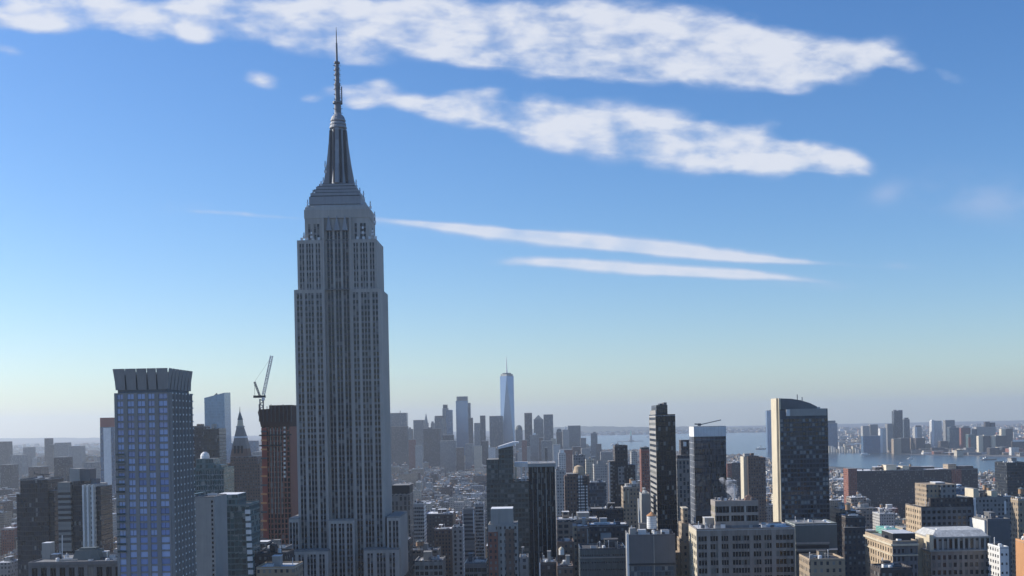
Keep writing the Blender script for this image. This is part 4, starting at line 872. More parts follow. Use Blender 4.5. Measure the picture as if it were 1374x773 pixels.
def big_office():
    b = Bld('office_building', 'broad grey office block with deep gridded windows, sunlit flank and rooftop tier', 'office building', 934.5, 1066.5, 711, 600, 31, M['taupe'], roof='rf_silver')
    S = b.w; q = lambda u: b.lx(u, 730) - b.x0; g = []
    for u0, u1, n in ((936.8, 948.8, 3), (953, 963.8, 3), (968, 977.6, 3), (982.8, 1006, 6), (1011, 1021.6, 3), (1025.5, 1035.8, 3), (1041, 1065, 5)):
        a, e = q(u0), q(u1); p = (e - a) / n; g += [(a + p * i + .12, a + p * (i + 1) - .12) for i in range(n)]
    b.grid('front', g, rows(b.h, 4.05, 2.55, top=2.9), M['glass'], rec=.75, proud=.22); b.grid('left', even(b.d - .75, 5, 3.3), rows(b.h, 4.05, 2.4, top=2.9), M['glass'], rec=.75, proud=.05, wall=M['cream']); b.done(limit=100, mull=0)  # sunlit left flank painted in as a cream wall
    rf = b.roof(par=1.0, units=26, bulk=1, tank=0)
    y0 = 9; xa, xb = b.lx(959.5, 672, y0), b.lx(1017.5, 672, y0); zt, zb = b.lz(988, 672, y0), b.h + .2; mb = MB(); W_ = xb - xa
    lo = [.62, .95]; H = zt - zb
    for z0, z1, mt in ((0, .1, 'conc_dark'), (.1, .25, 'taupe'), (.25, .46, None), (.46, .57, 'taupe'), (.57, .8, None), (.8, 1, 'taupe')):
        if mt: mb.box(xa, xb, y0, y0 + 16, zb + H * z0, zb + H * z1 - .002, M[mt])
        else:
            mb.box(xa + .5, xb - .5, y0 + .5, y0 + 15.5, zb + H * z0, zb + H * z1 - .002, M['glass'])
            for k in range(13): x = xa + W_ * k / 12.0; mb.box(max(xa, x - .12), min(xb, x + .12), y0 + .1, y0 + .5, zb + H * z0, zb + H * z1 - .002, M['conc_dark'])
            for k in (.32, .67): mb.box(xa + W_ * k, xa + W_ * (k + .05), y0 + .02, y0 + .5, zb + H * z0, zb + H * z1 - .002, M['conc'])
            for k in range(5): y = y0 + 16 * k / 4; mb.box(xa + .05, xa + .5, max(y0 + .5, y - .8), min(y0 + 15.5, y + .8), zb + H * z0, zb + H * z1 - .002, M['cream'])  # cream piers paint the tier's sunlit side
    mb.build('rooftop_tier', b.root); rng_ = random.Random(5)
    for i in range(14):
        u = 960 + i * 4.0; b.part('rooftop_unit', u, u + rng_.uniform(1, 3.4), 671 - rng_.uniform(1.0, 4.5), zb=zt - .1, y0=y0 + 1 + rng_.random() * 9, d=2.5, mat=rng_.choice(['unit', 'steel', 'conc_dark']))
    mb = MB(); x, z = b.lx(1005, 668, y0 + 4), zt; mb.hexa([(x - 2.6, y0 + 2, z), (x + 3.2, y0 + 2, z), (x + 3.2, y0 + 8, z), (x - 2.6, y0 + 8, z)], [(x - 1, y0 + 4, z + 2.4), (x + .8, y0 + 4, z + 2.4), (x + .8, y0 + 6, z + 2.4), (x - 1, y0 + 6, z + 2.4)], M['brown']); mb.build('hipped_hut', b.root)
    mb = MB(); x = b.lx(986, 668, y0 + 2); mb.bar((x, y0 + 3, zt), (x, y0 + 3, zt + 7.5), .2, M['unit']); mb.build('flue', b.root)
big_office()
def curved_top():
    b = Bld('glass_tower', 'dark glass residential tower with curved roof screen and two bright cream edge strips', 'apartment tower', 1046.5, 1110.5, 551, 800, 30, 'dglass', vb=703)
    z0 = b.lz(1070, 706); S = b.w
    b.grid('front', even(S, 15, S / 15 - .28), rows(b.h, 3.05, 2.1, top=5.5), pane_mat('balcony_glass', (.03, .04, .055), blind=(.42, .42, .40), blinds=.17, rough=.08, var=.8), rec=.5, zl=z0, wall=M['steel'], proud=.0)
    b.grid('left', even(b.d - .5, 3, 5), rows(b.h, 3.05, 1.9, top=2), M['glass'], rec=.5, wall=M['cream'])
    b.done(limit=100, mull=0); b.roof(units=2, bulk=0)
    for u in (1041.3, 1044.9): b.part('edge_strip', u, u + 2.5, 534.5, zb=0, y0=.5 if u > 1043 else 2.5, d=18, mat='cream')
    mb = MB(); pts = [(1047.6, 534.6), (1062, 535), (1075, 537), (1088, 541), (1097, 545.5)]; lo = []; hi = []
    for y in (1.5,): 
        for (ua, va), (ub, vb_) in zip(pts, pts[1:]):
            xa, xb = b.lx(ua, va), b.lx(ub, vb_); mb.hexa([(xa, y, b.h), (xb, y, b.h), (xb, y + 20, b.h), (xa, y + 20, b.h)], [(xa, y, b.lz(ua, va)), (xb, y, b.lz(ub, vb_)), (xb, y + 20, b.lz(ub, vb_)), (xa, y + 20, b.lz(ua, va))], M['conc_dark'])
    mb.build('roof_screen', b.root)
    b.part('top_storey', 1054.5, 1109, 548.5, zb=b.h - 3.5, y0=-.8, d=1.2, mat='conc'); b.part('top_storey', 1055, 1060, 549.5, zb=b.h - 3.4, y0=-1.2, d=.38, mat='white')
    for u, v in ((1072.5, 529), (1079, 532.5)): mb = MB(); mb.bar((b.lx(u, 538), 6, b.lz(u, 540)), (b.lx(u, 538), 6, b.lz(u, v)), .22, M['steel']); mb.build('aerial', b.root)
curved_top()
D_('office_building', 'plain blue grey block with long bright roof edge and ribbon windows', 'office building', 1066.8, 1123, 704.5, 650, 26, 'slate', units=3, bulk=0, roof='rf_white', parts=(('blank_screen', 1067, 1112, 703, .3, 20, 'slate'), ('ribbon_window', 1069, 1112, 731.5, -.3, .25, 'black', 735.5), ('ribbon_window', 1069, 1112, 740, -.3, .25, 'black', 744), ('ledge', 1068, 1113, 728, -.6, .55, 'conc', 730), ('ledge', 1068, 1113, 737, -.6, .55, 'conc', 738.5), ('white_canopy', 1113, 1124, 736, -2, 1.9, 'white', 738)))
D_('low_building', 'low cream brick building with tarred roof and sunlit flank at the big office foot', 'loft building', 1086, 1134, 752.5, 560, 22, 'tan', roof='rf_tar', units=4, bulk=1)
D_('brick_building', 'dark brick block stepping down, its sandy flank in full sun', 'apartment building', 1134.5, 1161, 694, 780, 26, 'dark', units=3, tank=1, parts=(('lower_step', 1133, 1161, 708, -3, 2.9, 'dark', 773),))
D_('brick_building', 'tan brick tower stub with bright flank below the curved dark glass tower', 'apartment building', 1127.5, 1147, 685, 830, 30, 'tan', vb=700, units=3)
def copper_box():
    b = Bld('stone_building', 'cream stone palazzo block with heavy cornice, dark penthouse and sunlit long flank', 'hotel', 1197.5, 1231, 728, 600, 50, 'tan', roof='rf_grey')
    rw = rows(b.h, 4.0, 2.2, top=3.2); b.grid('left', even(b.d - .4, 11, 1.9), rw, M['glass'], wall=M['tan']); b.grid('front', even(b.w, 6, 1.1), rw, M['glass'], wall=M['conc_dark']); b.done(limit=100); b.roof(par=1, units=3, bulk=0)  # left wall tan as if in sun, front painted dark as if in shade
    mb = MB(); mb.box(b.x0 - .9, b.x1 + .3, -.9, b.d + .3, b.h - 1.6, b.h - .6, M['cream']); mb.box(b.x0 - .5, b.x1 + .2, -.5, b.d + .2, b.h - 6.6, b.h - 6.1, M['cream']); mb.build('cornice', b.root)
    b.part('penthouse', 1198, 1228, 716, y0=10, d=20, mat='black', cap='rf_silver')
    D = 634; x0, z1 = at(1189.5, 710, D); x1 = at(1206, 711, D)[0]; z0 = b.h + .4
    r = thing('cooling_tower', 'green copper plant box catching the sun on the palazzo block roof', 'roof plant', ((x0 + x1) / 2, D, z0)); h = (x1 - x0) / 2
    mb = MB(); mb.box(-h, h, 0, 20, .0, z1 - z0, M['copper']); mb.build('casing', r)
    for k in range(3): mb = MB(); zz = (z1 - z0) * (.2 + .28 * k); mb.box(-h - .08, h + .1, -.2, 19.8, zz, zz + .25, M['slate']); mb.build('louvre_band', r)
    for k in (-.55, .35): mb = MB(); mb.lathe(h * k, 5, [(1.2, z1 - z0), (1.2, z1 - z0 + 1.1)], M['unit'], 12); mb.build('fan_stack', r)
copper_box()
def silver_roof():
    b = Bld('stone_building', 'grand stone block with arched top floor under a silvery mansard roof', 'hotel', 1249, 1343, 739, 620, 34, M['taupe'], roof='rf_silver')
    b.grid('front', even(b.w, 13, 1.5), rows(b.h, 3.9, 2.3, top=2.2), M['glass'], zl=b.lz(1290, 778)); b.grid('left', even(b.d - .4, 8, 1.5), rows(b.h, 3.9, 2.3, top=2.2), M['glass'], wall=M['cream']); b.done()  # cream left wall puts the sunlit flank into the colour
    mb = MB(); mb.box(b.x0 - .8, b.x1 + .8, -.8, b.d + .5, b.h - .2, b.h + .5, M['conc']); mb.build('cornice', b.root)
    y0 = 1.0; xa, xb = b.lx(1251, 730, y0), b.lx(1329, 730, y0); z0, z1 = b.h + .52, b.lz(1290, 720, y0); n = 11; W_ = xb - xa; p = W_ / n
    mb = MB(); mb.box(xa, xb, y0 + .6, y0 + 28, z0, z1, M['conc_dark'])
    for k in range(n + 1): x = xa + p * k; mb.box(max(xa, x - .55), min(xb, x + .55), y0, y0 + .58, z0, z1 - .8, M['conc'])
    mb.box(xa - .3, xb + .3, y0 - .3, y0 + 28.3, z1 - .79, z1, M['conc']); mb.box(xa - .4, xa + 1, y0 + .6, y0 + 27, z0, z1 - .8, M['cream']); mb.build('top_floor', b.root)  # cream end face carries the same painted sunlight
    for k in range(n):
        mb = MB(); x = xa + p * (k + .5); mb.box(x - 1.1, x + 1.1, y0 + .52, y0 + .59, z0 + .8, z1 - 2.2, M['glass']); mb.lathe(x, y0 + .585, [(1.1, z1 - 2.2), (1.0, z1 - 1.8), (.6, z1 - 1.45), (.05, z1 - 1.3)], M['glass'], 8, sq=.05); mb.build('arched_window', b.root)
    zt = b.lz(1290, 711, y0 + 4); mb = MB(); xa2, xb2 = b.lx(1255, 712, y0 + 4), b.lx(1317, 712, y0 + 4)
    mb.hexa([(xa - .3, y0 - .3, z1), (xb - 1, y0 - .3, z1), (xb - 1, y0 + 28, z1), (xa - .3, y0 + 28, z1)], [(xa2, y0 + 4, zt), (xb2, y0 + 4, zt), (xb2, y0 + 24, zt), (xa2, y0 + 24, zt)], M['silverroof']); mr = mb.build('mansard_roof', b.root)
    rng_ = random.Random(9)
    for k in range(12): u = 1257 + k * 5; b.part('skylight', u, u + 2.4, 711 - rng_.uniform(.5, 2.2), zb=zt - .1, y0=y0 + 5 + rng_.random() * 8, d=2.5, mat=rng_.choice(['white', 'unit', 'steel']))
    b.part('corner_turret', 1247, 1252.5, 718, zb=b.h + .5, y0=-.2, d=5, mat='cream'); b.part('left_terrace', 1232, 1248.8, 722, zb=0, y0=14, d=22, mat='cream')
silver_roof()
def stepped_dark():
    b = Bld('stepped_building', 'big stepped office block, dark in shade with sunlit sandy windowed flank', 'office building', 1236, 1311, 681, 850, 36, 'dark', vb=712)
    rw = rows(b.h, 4.2, 2.2, top=2); b.grid('front', even(b.w, 11, 2.1), rw, M['glass'], zl=b.lz(1270, 716), wall=M['conc_dark']); b.grid('left', even(b.d - .4, 7, 2.1), rw, M['glass'], wall=M['tan']); b.done(limit=70); b.roof(units=5, bulk=0)  # front painted dark for shade, left flank tan for sun
    b.part('upper_tier', 1243, 1283, 650, y0=6, d=26, mat='tan'); b.part('upper_tier', 1262, 1282, 650.8, y0=4, d=1.9, mat='grey'); b.part('middle_tier', 1248, 1306, 668, y0=2, d=3.9, mat='dark'); b.part('tower_stub', 1287, 1295, 667, y0=8, d=10, mat='cream'); b.part('tower_stub', 1296.5, 1307, 669, y0=8, d=10, mat='tan'); b.part('bulkhead', 1255, 1268, 647.6, y0=9, d=12, mat='conc', zb=b.lz(1260, 651, 6), cap='rf_white')
    b.part('chimney', 1307, 1309.5, 668, zb=b.lz(1308, 693), y0=-1, d=2, mat='white')
stepped_dark()
D_('office_building', 'long grey loft block with bright roof clutter beside the stepped office block', 'loft building', 1306, 1364, 668.5, 1000, 40, 'grey', vb=697, units=10, bulk=3, tank=2, parts=(('penthouse', 1306, 1313, 656, 2, 20, 'cream'), ('penthouse', 1330, 1338, 659, 4, 10, 'cream'), ('drainpipe_strip', 1347.5, 1350, 672, -.5, .45, 'white', 690)))
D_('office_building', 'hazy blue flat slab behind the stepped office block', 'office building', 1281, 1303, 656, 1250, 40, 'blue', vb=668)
D_('blank_building', 'windowless dark grey block with white end wall beyond the silvery mansard', 'warehouse', 1325, 1355.5, 698, 820, 40, 'conc_dark', vb=722, units=4, bulk=1, parts=(('white_end_wall', 1320.8, 1325, 698.5, 2, 34, 'white', 722),))
D_('brick_building', 'tall tan brick apartment block cut by the photo edge', 'apartment building', 1366, 1385, 671, 760, 12, 'tan', vb=716, parts=(('upper_block', 1369, 1385, 668, 3, 8, 'tan'),), tank=1)
D_('low_building', 'narrow white rendered house with small stacked windows near the photo corner', 'loft building', 1341.5, 1353.5, 736, 600, 16, 'white', units=1, bulk=0, cols=2, ww=1, wh=1.2, flr=4.6, wall='white')
D_('brick_building', 'orange brick building with sunlit parapet at the photo corner', 'loft building', 1374, 1392, 728, 560, 10, 'orange', units=3)
D_('low_building', 'low black tarred roof building below the palazzo block', 'loft building', 1181, 1224, 764.5, 540, 16, 'dark', roof='rf_tar', units=5)
D_('warehouse', 'immense dark brick warehouse block with ragged penthouses along the riverfront', 'apartment building', 1150, 1312, 631, 1900, 60, 'dark', vb=668, units=8, bulk=5, tank=3, parts=(('end_tower', 1138, 1149.8, 629, -2, 30, 'red', 690), ('penthouse', 1189, 1203, 624, 8, 24, 'cream'), ('penthouse', 1211, 1220, 625.5, 8, 24, 'cream'), ('penthouse', 1221, 1239, 626.5, 8, 24, 'dark'), ('penthouse', 1272, 1283, 623, 8, 24, 'tan'), ('penthouse', 1286, 1306, 625.5, 6, 20, 'dark'), ('brick_pier', 1277, 1290, 630, -1.5, 1.4, 'red', 660)))
D_('brick_tower', 'brown slab tower with one brightly sunlit edge near the white-capped tower', 'apartment tower', 1003.5, 1027, 615, 1300, 26, 'brown', vb=672, parts=(('lit_edge', 997.5, 1003.3, 613, 4, 20, 'cream', 672), ('upper_block', 1003, 1018, 612, 1, 20, 'brown'), ('bulkhead', 999, 1006, 609, 5, 12, 'conc')))  # cream box paints sunlight onto the lit edge
D_('brick_building', 'low red brick block by the river beside the brown slab tower', 'apartment building', 982, 997, 621, 2300, 50, 'dark', vb=640, parts=(('lit_end', 975.5, 982, 622, 2, 44, 'red', 640),))  # red brick end painted as the lit face, front kept dark
D_('glass_tower', 'dark navy glass office block standing alone near the river at the photo edge', 'office tower', 1351, 1380, 621.5, 1500, 40, 'dglass', vb=660)
def service_block():
    b = Bld('blank_building', 'blank dark grey service block with sunlit white edge strip and crowded roof', 'office building', 843.8, 906, 719, 620, 26, M['conc_dark'], roof='rf_tar'); b.done(); b.roof(par=.7, units=16, bulk=1)
    b.part('edge_strip', 840.5, 843.6, 716.5, zb=0, y0=-.3, d=2, mat='white'); b.part('seam_strip', 876.6, 877.8, 719, zb=0, y0=-.35, d=.34, mat='conc'); b.part('ledge', 844, 906, 756, zb=b.lz(870, 758), y0=-.5, d=.49, mat='black'); b.part('window_band', 846, 875, 760, zb=b.lz(860, 773), y0=-.25, d=.24, mat='glass'); b.part('window_band', 879, 904, 760, zb=b.lz(860, 773), y0=-.25, d=.24, mat='glass')  # white edge strip paints in the sunlit side
    b.part('bulkhead', 845, 853, 709, y0=3, d=5, mat='conc'); b.part('bulkhead', 887.5, 898, 711.5, y0=3, d=6, mat='white', cap='rf_grey'); b.part('vent_pipe', 846.8, 848, 705.5, y0=3.5, d=1, mat='unit'); b.part('rooftop_unit', 856, 867, 711, y0=4, d=5, mat='unit')
    x, z = at(874.7, 713, 630); r = thing('water_tank', 'big pale wooden water tank with orange conical cap on the blank service block', 'water tank', (x, 630, b.h + .2), 'water tanks on rooftops')
    rr = 6.6 * 630 / F; h = at(874, 692, 630)[1] - b.h - .2; mb = MB()
    for sx in (-.6, .6):
        for sy in (-.6, .6): mb.bar((rr * sx, rr * sy, 0), (rr * sx, rr * sy, 2.4), .16, M['steel'])
    mb.box(-rr * .85, rr * .85, -rr * .85, rr * .85, 2.4, 2.7, M['steel']); mb.build('leg_frame', r)
    mb = MB(); mb.lathe(0, 0, [(rr, 2.7), (rr * .97, h)], M['white'], 24); tk = mb.build('tank', r); mb = MB()
    for k in range(6): z_ = 3.2 + (h - 3.6) * k / 5; mb.lathe(0, 0, [(rr * 1.012, z_), (rr * 1.012, z_ + .12)], M['conc'], 24)
    mb.build('hoop', tk); mb = MB(); mb.lathe(0, 0, [(rr * 1.06, h), (rr * 1.06, h + .12), (.15, h + 2.1)], M['orange'], 24); mb.build('conical_cap', r)
service_block()
def blue_low():
    b = D_('office_building', 'low blue grey block with rows of small paired windows beside the blank service block', 'office building', 778, 840, 738, 660, 26, 'glass', cols=20, ww=.65, wh=.95, flr=4.0, wall='slate', units=6, roof='rf_tar')
    b.part('ledge', 778, 840, 747.5, zb=b.lz(800, 749), y0=-.4, d=.39, mat='conc')
blue_low()
D_('brick_tower', 'dark brick slab with one thin sunlit edge above the low blue grey block', 'apartment building', 774, 790.5, 708.5, 720, 22, 'brown', parts=(('lit_edge', 769, 773.8, 706, 1, 16, 'tan', 773), ('water_pipe', 787.5, 789, 710, -.4, .38, 'conc', 735)))  # tan box on the lit edge has the sunlight in its colour
D_('office_building', 'dark stepped block with slatted roof house behind the low blue grey block', 'office building', 791, 843, 706, 790, 26, 'dark', vb=738, units=5, parts=(('slatted_house', 806, 820, 716, -4, 3.5, 'conc', 724),))
D_('office_building', 'dark office block with row of tall slits below the squat glass block', 'office building', 791, 836, 684, 1000, 30, 'dglass', vb=706, units=4)
D_('loft_building', 'flat roofed pale loft beside the pinstriped tower foot', 'loft building', 747, 803, 699, 850, 34, 'loft', vb=725, roof='rf_silver', units=9, bulk=2)
def small_tank():
    b = D_('brick_building', 'brown brick loft carrying a small white water tank beside the pinstriped tower', 'loft building', 748, 770, 729, 690, 20, 'brown', roof='rf_tar', units=1, bulk=0)
    x, z = at(754, 742, 672); h = at(754, 742, 672)[1]
    r = thing('water_tank', 'small white water tank with domed cap near the pinstriped tower foot', 'water tank', (x, 686, 0), 'water tanks on rooftops'); zb = b.lz(754, 748)
    r.location.z = zb - 6; mb = MB()
    for sx in (-.9, .9):
        for sy in (-.9, .9): mb.bar((sx, sy, 0), (sx, sy, 8), .13, M['steel'])
    mb.build('leg_frame', r); mb = MB(); mb.lathe(0, 0, [(1.6, 8), (1.55, 11)], M['white'], 16); mb.build('tank', r); mb = MB(); mb.lathe(0, 0, [(1.7, 11), (1.2, 11.9), (.3, 12.6)], M['cream'], 16); mb.build('conical_cap', r)
small_tank()
D_('loft_building', 'low dark loft with sunlit parapet corner at the pinstriped tower foot', 'loft building', 724.5, 747, 757, 620, 20, 'dark', units=4, parts=(('corner_strip', 723.5, 725, 755, -.5, .45, 'white', 773),))
D_('loft_building', 'brownish low loft with cluttered roof below the small white water tank', 'loft building', 747.5, 769, 762, 600, 18, 'brown', units=5)
D_('apartment_building', 'grey slab with lit windows at the pinstriped tower flank', 'apartment building', 697, 709, 750, 640, 16, 'grey', units=2)
D_('office_building', 'small grey capped block squeezed beside the giant skyscraper foot', 'office building', 537.5, 549, 726, 900, 26, 'dark', vb=760)
# ------------------------------------------------------------------ downtown skyline, far shore, harbour
def far(name, label, cat, u0, u1, vt, D, mat, dep=40, vb=600, group=None, parts=(), cap=None):
    b = Bld(name, label, cat, u0, u1, vt, D, dep, mat, vb=vb, group=group); b.done()
    mb = MB(); mb.box(b.x0 + .3, b.x1 - .3, .3, dep - .3, b.h + .01, b.h + 1.2, M['rf_grey']); mb.build('roof', b.root)
    for p in parts: b.part(p[0], p[1], p[2], p[3], zb=b.h + .02, y0=p[4], d=p[5], mat=p[6])
    return b
G1 = 'downtown skyline towers'
def downtown():
    far('skyscraper', 'wide flat topped downtown tower beside the giant skyscraper, mast on its roof', 'skyscraper', 522, 545.5, 554.5, 4900, 'glass', 50, 605, G1, (('mast', 536.5, 537.3, 551, 20, 3, 'steel'),))
    far('tower_block', 'broad shadowy downtown block below the wide flat topped tower', 'skyscraper', 520, 546, 572.5, 4300, 'dark', 50, 625, G1)
    far('tower_block', 'small downtown block with peaked top in the gap after the wide flat tower', 'skyscraper', 547, 553, 576, 5000, 'grey', 40, 600, G1, (('peak', 548.5, 551, 573.5, 8, 16, 'grey'),))
    far('tower_block', 'flat square downtown block before the tiny pointed spire', 'skyscraper', 554.5, 568.5, 564, 5000, 'grey', 50, 600, G1)
    b = far('spire_tower', 'slim downtown tower ending in a tiny pointed spire', 'skyscraper', 568.5, 574.5, 568, 5100, 'pale', 24, 600, G1)
    mb = MB(); mb.hexa([(b.x0 + 2, 3, b.h), (b.x1 - 2, 3, b.h), (b.x1 - 2, 20, b.h), (b.x0 + 2, 20, b.h)], [(-.7, 11, b.lz(571, 555)), (.7, 11, b.lz(571, 555)), (.7, 12, b.lz(571, 555)), (-.7, 12, b.lz(571, 555))], M['conc']); mb.build('spire', b.root)
    far('tower_block', 'short round shouldered downtown tower after the tiny pointed spire', 'skyscraper', 578, 582.5, 568, 5100, 'grey', 24, 600, G1, (('cap', 578.8, 581.6, 565.5, 4, 12, 'grey'),))
    far('tower_block', 'mid height downtown tower with dark crown band before the stepped pair', 'skyscraper', 583, 594, 561, 4900, 'glass', 40, 605, G1, (('crown', 583.2, 594.3, 558, 1, 36, 'dark'),))
    far('skyscraper', 'stepped downtown tower with narrow dark topped head', 'skyscraper', 593.5, 601, 548, 5000, 'grey', 36, 600, G1, (('head', 594.2, 600, 543, 3, 24, 'dark'),))
    far('skyscraper', 'pale rippled downtown tower stepping down beside the narrow headed tower', 'skyscraper', 598.5, 606.5, 550.5, 4800, 'blue', 36, 600, G1)
    far('tower_block', 'darker downtown mass with sloping shoulder in front of the stepped pair', 'skyscraper', 594, 608, 584, 4300, 'dark', 50, 625, G1)
    far('tower_block', 'broad low downtown mass in front of the tiny pointed spire', 'skyscraper', 568, 590, 575.5, 4200, 'dark', 50, 625, G1, (('roof_house', 574, 580, 573.5, 8, 16, 'dark'),))
    far('tower_block', 'squat downtown mass filling the gap before the tall square topped tower', 'skyscraper', 590, 611, 592, 4000, 'grey', 50, 625, G1)
    far('skyscraper', 'tall pale square topped downtown tower with banded crown', 'skyscraper', 611.5, 627.5, 538, 5000, 'sheer', 46, 605, G1, (('crown', 612.5, 627, 532, 2, 40, 'grey'),))
    far('skyscraper', 'narrow rear slab clinging to the tall square topped tower', 'skyscraper', 627.5, 631, 541, 5050, 'glass', 40, 600, G1)
    far('tower_block', 'dark slab downtown shouldering the tall square topped tower', 'skyscraper', 628.5, 634, 561, 4700, 'dark', 40, 605, G1)
    far('tower_block', 'short flat downtown tower before the slim dark tower', 'skyscraper', 636, 643.8, 568, 4900, 'grey', 36, 600, G1)
    far('tower_block', 'slim dark downtown tower between short block and broad flat tower', 'skyscraper', 644, 651, 558, 4900, 'dglass', 36, 600, G1)
    far('skyscraper', 'broad flat topped downtown tower touching the tallest spire tower', 'skyscraper', 656.5, 674.5, 558.5, 5000, 'glass', 46, 600, G1)
    # the tallest: square base twisting into a turned square top
    D = 5300; x0, _ = at(672.2, 600, D); x1, _ = at(691.2, 600, D); zt = at(681, 504.5, D)[1]; xc = (x0 + x1) / 2; h = (x1 - x0) / 2 * .98
    r = thing('skyscraper', 'tallest tapering glass tower of the downtown skyline with needle spire', 'skyscraper', (xc, D + h, 0), G1); BOXES.append((x0, x1, D, D + 60, zt, 600))
    mb = MB(); zb = 56; mb.box(-h, h, -h, h, 0, zb, FA['blue'], 't'); mb.build('podium', r)
    lo = [(-h, -h, zb + .02), (h, -h, zb + .02), (h, h, zb + .02), (-h, h, zb + .02)]; k = h * .99; hi = [(0, -k, zt), (k, 0, zt), (0, k, zt), (-k, 0, zt)]
    gm = plain('sky_glass', (.16, .22, .32), .16, .55, var=.03, isl=.28, spec=.8)
    mb = MB()
    for i in range(4):
        mb.poly([lo[i], lo[(i + 1) % 4], hi[i]], gm); mb.poly([hi[i], lo[(i + 1) % 4], hi[(i + 1) % 4]], gm)
    mb.poly(hi, M['rf_grey']); mb.build('glass_shaft', r)
    mb = MB(); mb.hexa([(k * .9 * math.cos(a), k * .9 * math.sin(a), zt) for a in [PI / 2 * i for i in range(4)]], [(k * .9 * math.cos(a), k * .9 * math.sin(a), zt + 9) for a in [PI / 2 * i for i in range(4)]], FA['glass']); mb.lathe(0, 0, [(20, zt + 9), (20, zt + 14)], M['steel'], 16); mb.build('parapet_ring', r)
    zs = at(680.5, 478, D)[1]; mb = MB(); mb.lathe(0, 0, [(4.6, zt + 12), (3.6, zt + 26), (3.6, zt + 30), (2.6, zt + 31), (2.0, zt + 60), (.8, zs)], M['unit'], 8); mb.build('spire', r)
    b = far('domed_tower', 'round domed downtown tower just after the tallest spire tower', 'skyscraper', 691.5, 701, 577, 4900, 'grey', 46, 605, G1)
    mb = MB(); hw = b.w / 2; mb.lathe(0, hw, [(hw, b.h), (hw * .92, b.h + 9), (hw * .7, b.h + 16), (hw * .3, b.h + 20)], M['slate'], 14); mb.build('dome', b.root)
    far('skyscraper', 'plain dark flat downtown tower after the domed tower', 'skyscraper', 703.5, 713.8, 554.5, 4900, 'dglass', 40, 605, G1)
    b = far('pyramid_tower', 'downtown tower with blunt pyramid roof between two flat towers', 'skyscraper', 716, 729, 563, 5000, 'grey', 46, 605, G1)
    mb = MB(); mb.hexa([(b.x0 + 1, 1, b.h), (b.x1 - 1, 1, b.h), (b.x1 - 1, 44, b.h), (b.x0 + 1, 44, b.h)], [(-1, 22, b.lz(723, 557)), (1, 22, b.lz(723, 557)), (1, 23, b.lz(723, 557)), (-1, 23, b.lz(723, 557))], M['slate']); mb.build('pyramid_roof', b.root)
    far('tower_block', 'low downtown block with bright ledge beneath the pyramid roofed tower', 'skyscraper', 711, 722, 584, 4500, 'grey', 40, 615, G1, (('bright_ledge', 715, 719, 581, 2, 8, 'white'),))
    far('skyscraper', 'flat topped grey downtown tower following the pyramid roofed tower', 'skyscraper', 729.3, 742, 556.5, 4800, 'glass', 46, 605, G1)
    b = far('domed_tower', 'downtown block with curved shoulder, first of a low trio by the harbour', 'skyscraper', 746.5, 754.5, 580, 4800, 'dark', 40, 605, G1); mb = MB(); hw = b.w / 2; mb.lathe(0, 20, [(hw * .98, b.h), (hw * .8, b.h + 10), (hw * .4, b.h + 14)], M['slate'], 12); mb.build('dome', b.root)
    far('tower_block', 'pale pinnacled middle block of the low trio by the harbour', 'skyscraper', 754.5, 763.5, 577, 4700, 'pale', 40, 605, G1, (('pinnacle', 757.5, 760, 572.5, 10, 12, 'white'),))
    far('skyscraper', 'broad flat block closing the low trio by the harbour', 'skyscraper', 762, 779, 571.5, 4900, 'grey', 46, 605, G1)
    far('tower_block', 'short step block leaning on the broad flat harbour block', 'skyscraper', 779, 786.5, 588, 4800, 'grey', 40, 605, G1)
    far('tower_block', 'slim block standing alone against the harbour water', 'skyscraper', 793, 801.5, 582, 4900, 'grey', 36, 608, G1, (('cap', 796, 799.5, 579.5, 6, 14, 'grey'),))
    far('tower_block', 'last low block of downtown beside open harbour water', 'skyscraper', 800.5, 807, 596, 4800, 'dark', 36, 612, G1)
    rg = random.Random(11)      # brick and pale mid-rise blocks stepping up to the skyline
    cols = [('red', 'red brick'), ('pale', 'pale stone'), ('brown', 'brown brick'), ('grey', 'grey'), ('cream', 'cream'), ('dark', 'dark brick'), ('white', 'white brick')]
    spots = [(548, 557, 590, 3900), (557, 566, 598, 3600), (612, 622, 601, 3700), (624, 634, 596, 3900), (636, 646, 599, 3700), (646, 655, 592, 4000), (655, 664, 601, 3500), (700, 707, 591, 3900), (707, 711, 600, 3300), (723, 729, 588, 3900), (726, 741, 592, 3500), (740, 746, 589, 3700), (731, 734.5, 601, 2900), (742, 752, 597, 3200), (754, 768, 604, 3000), (780, 792, 602, 3400), (768, 780, 600, 3600), (806, 822, 607, 3300)]
    near = ['beside the giant skyscraper side of downtown', 'under the tiny pointed spire', 'under the tall square topped tower', 'under the dark shouldered slab', 'under the short flat downtown tower', 'between slim dark tower and broad flat tower', 'in front of the tilted white roof', 'under the plain dark flat tower', 'by the plain dark flat tower foot', 'under the pyramid roofed tower', 'under the flat grey tower after the pyramid roof', 'before the low harbour trio', 'standing thin behind the pinstriped tower', 'below the first of the harbour trio', 'below the pale pinnacled block', 'beside the slim harbour block', 'below the broad harbour block', 'at the downtown water edge']
    for i, (s, nr) in enumerate(zip(spots, near)):
        c = cols[i % 7]; far('mid_rise_block', f'hazy {c[1]} mid rise {nr}', 'mid rise', s[0], s[1], s[2], s[3], c[0], 30, 625, 'mid rise blocks before downtown')
downtown()
G2 = 'high rise towers across the river'
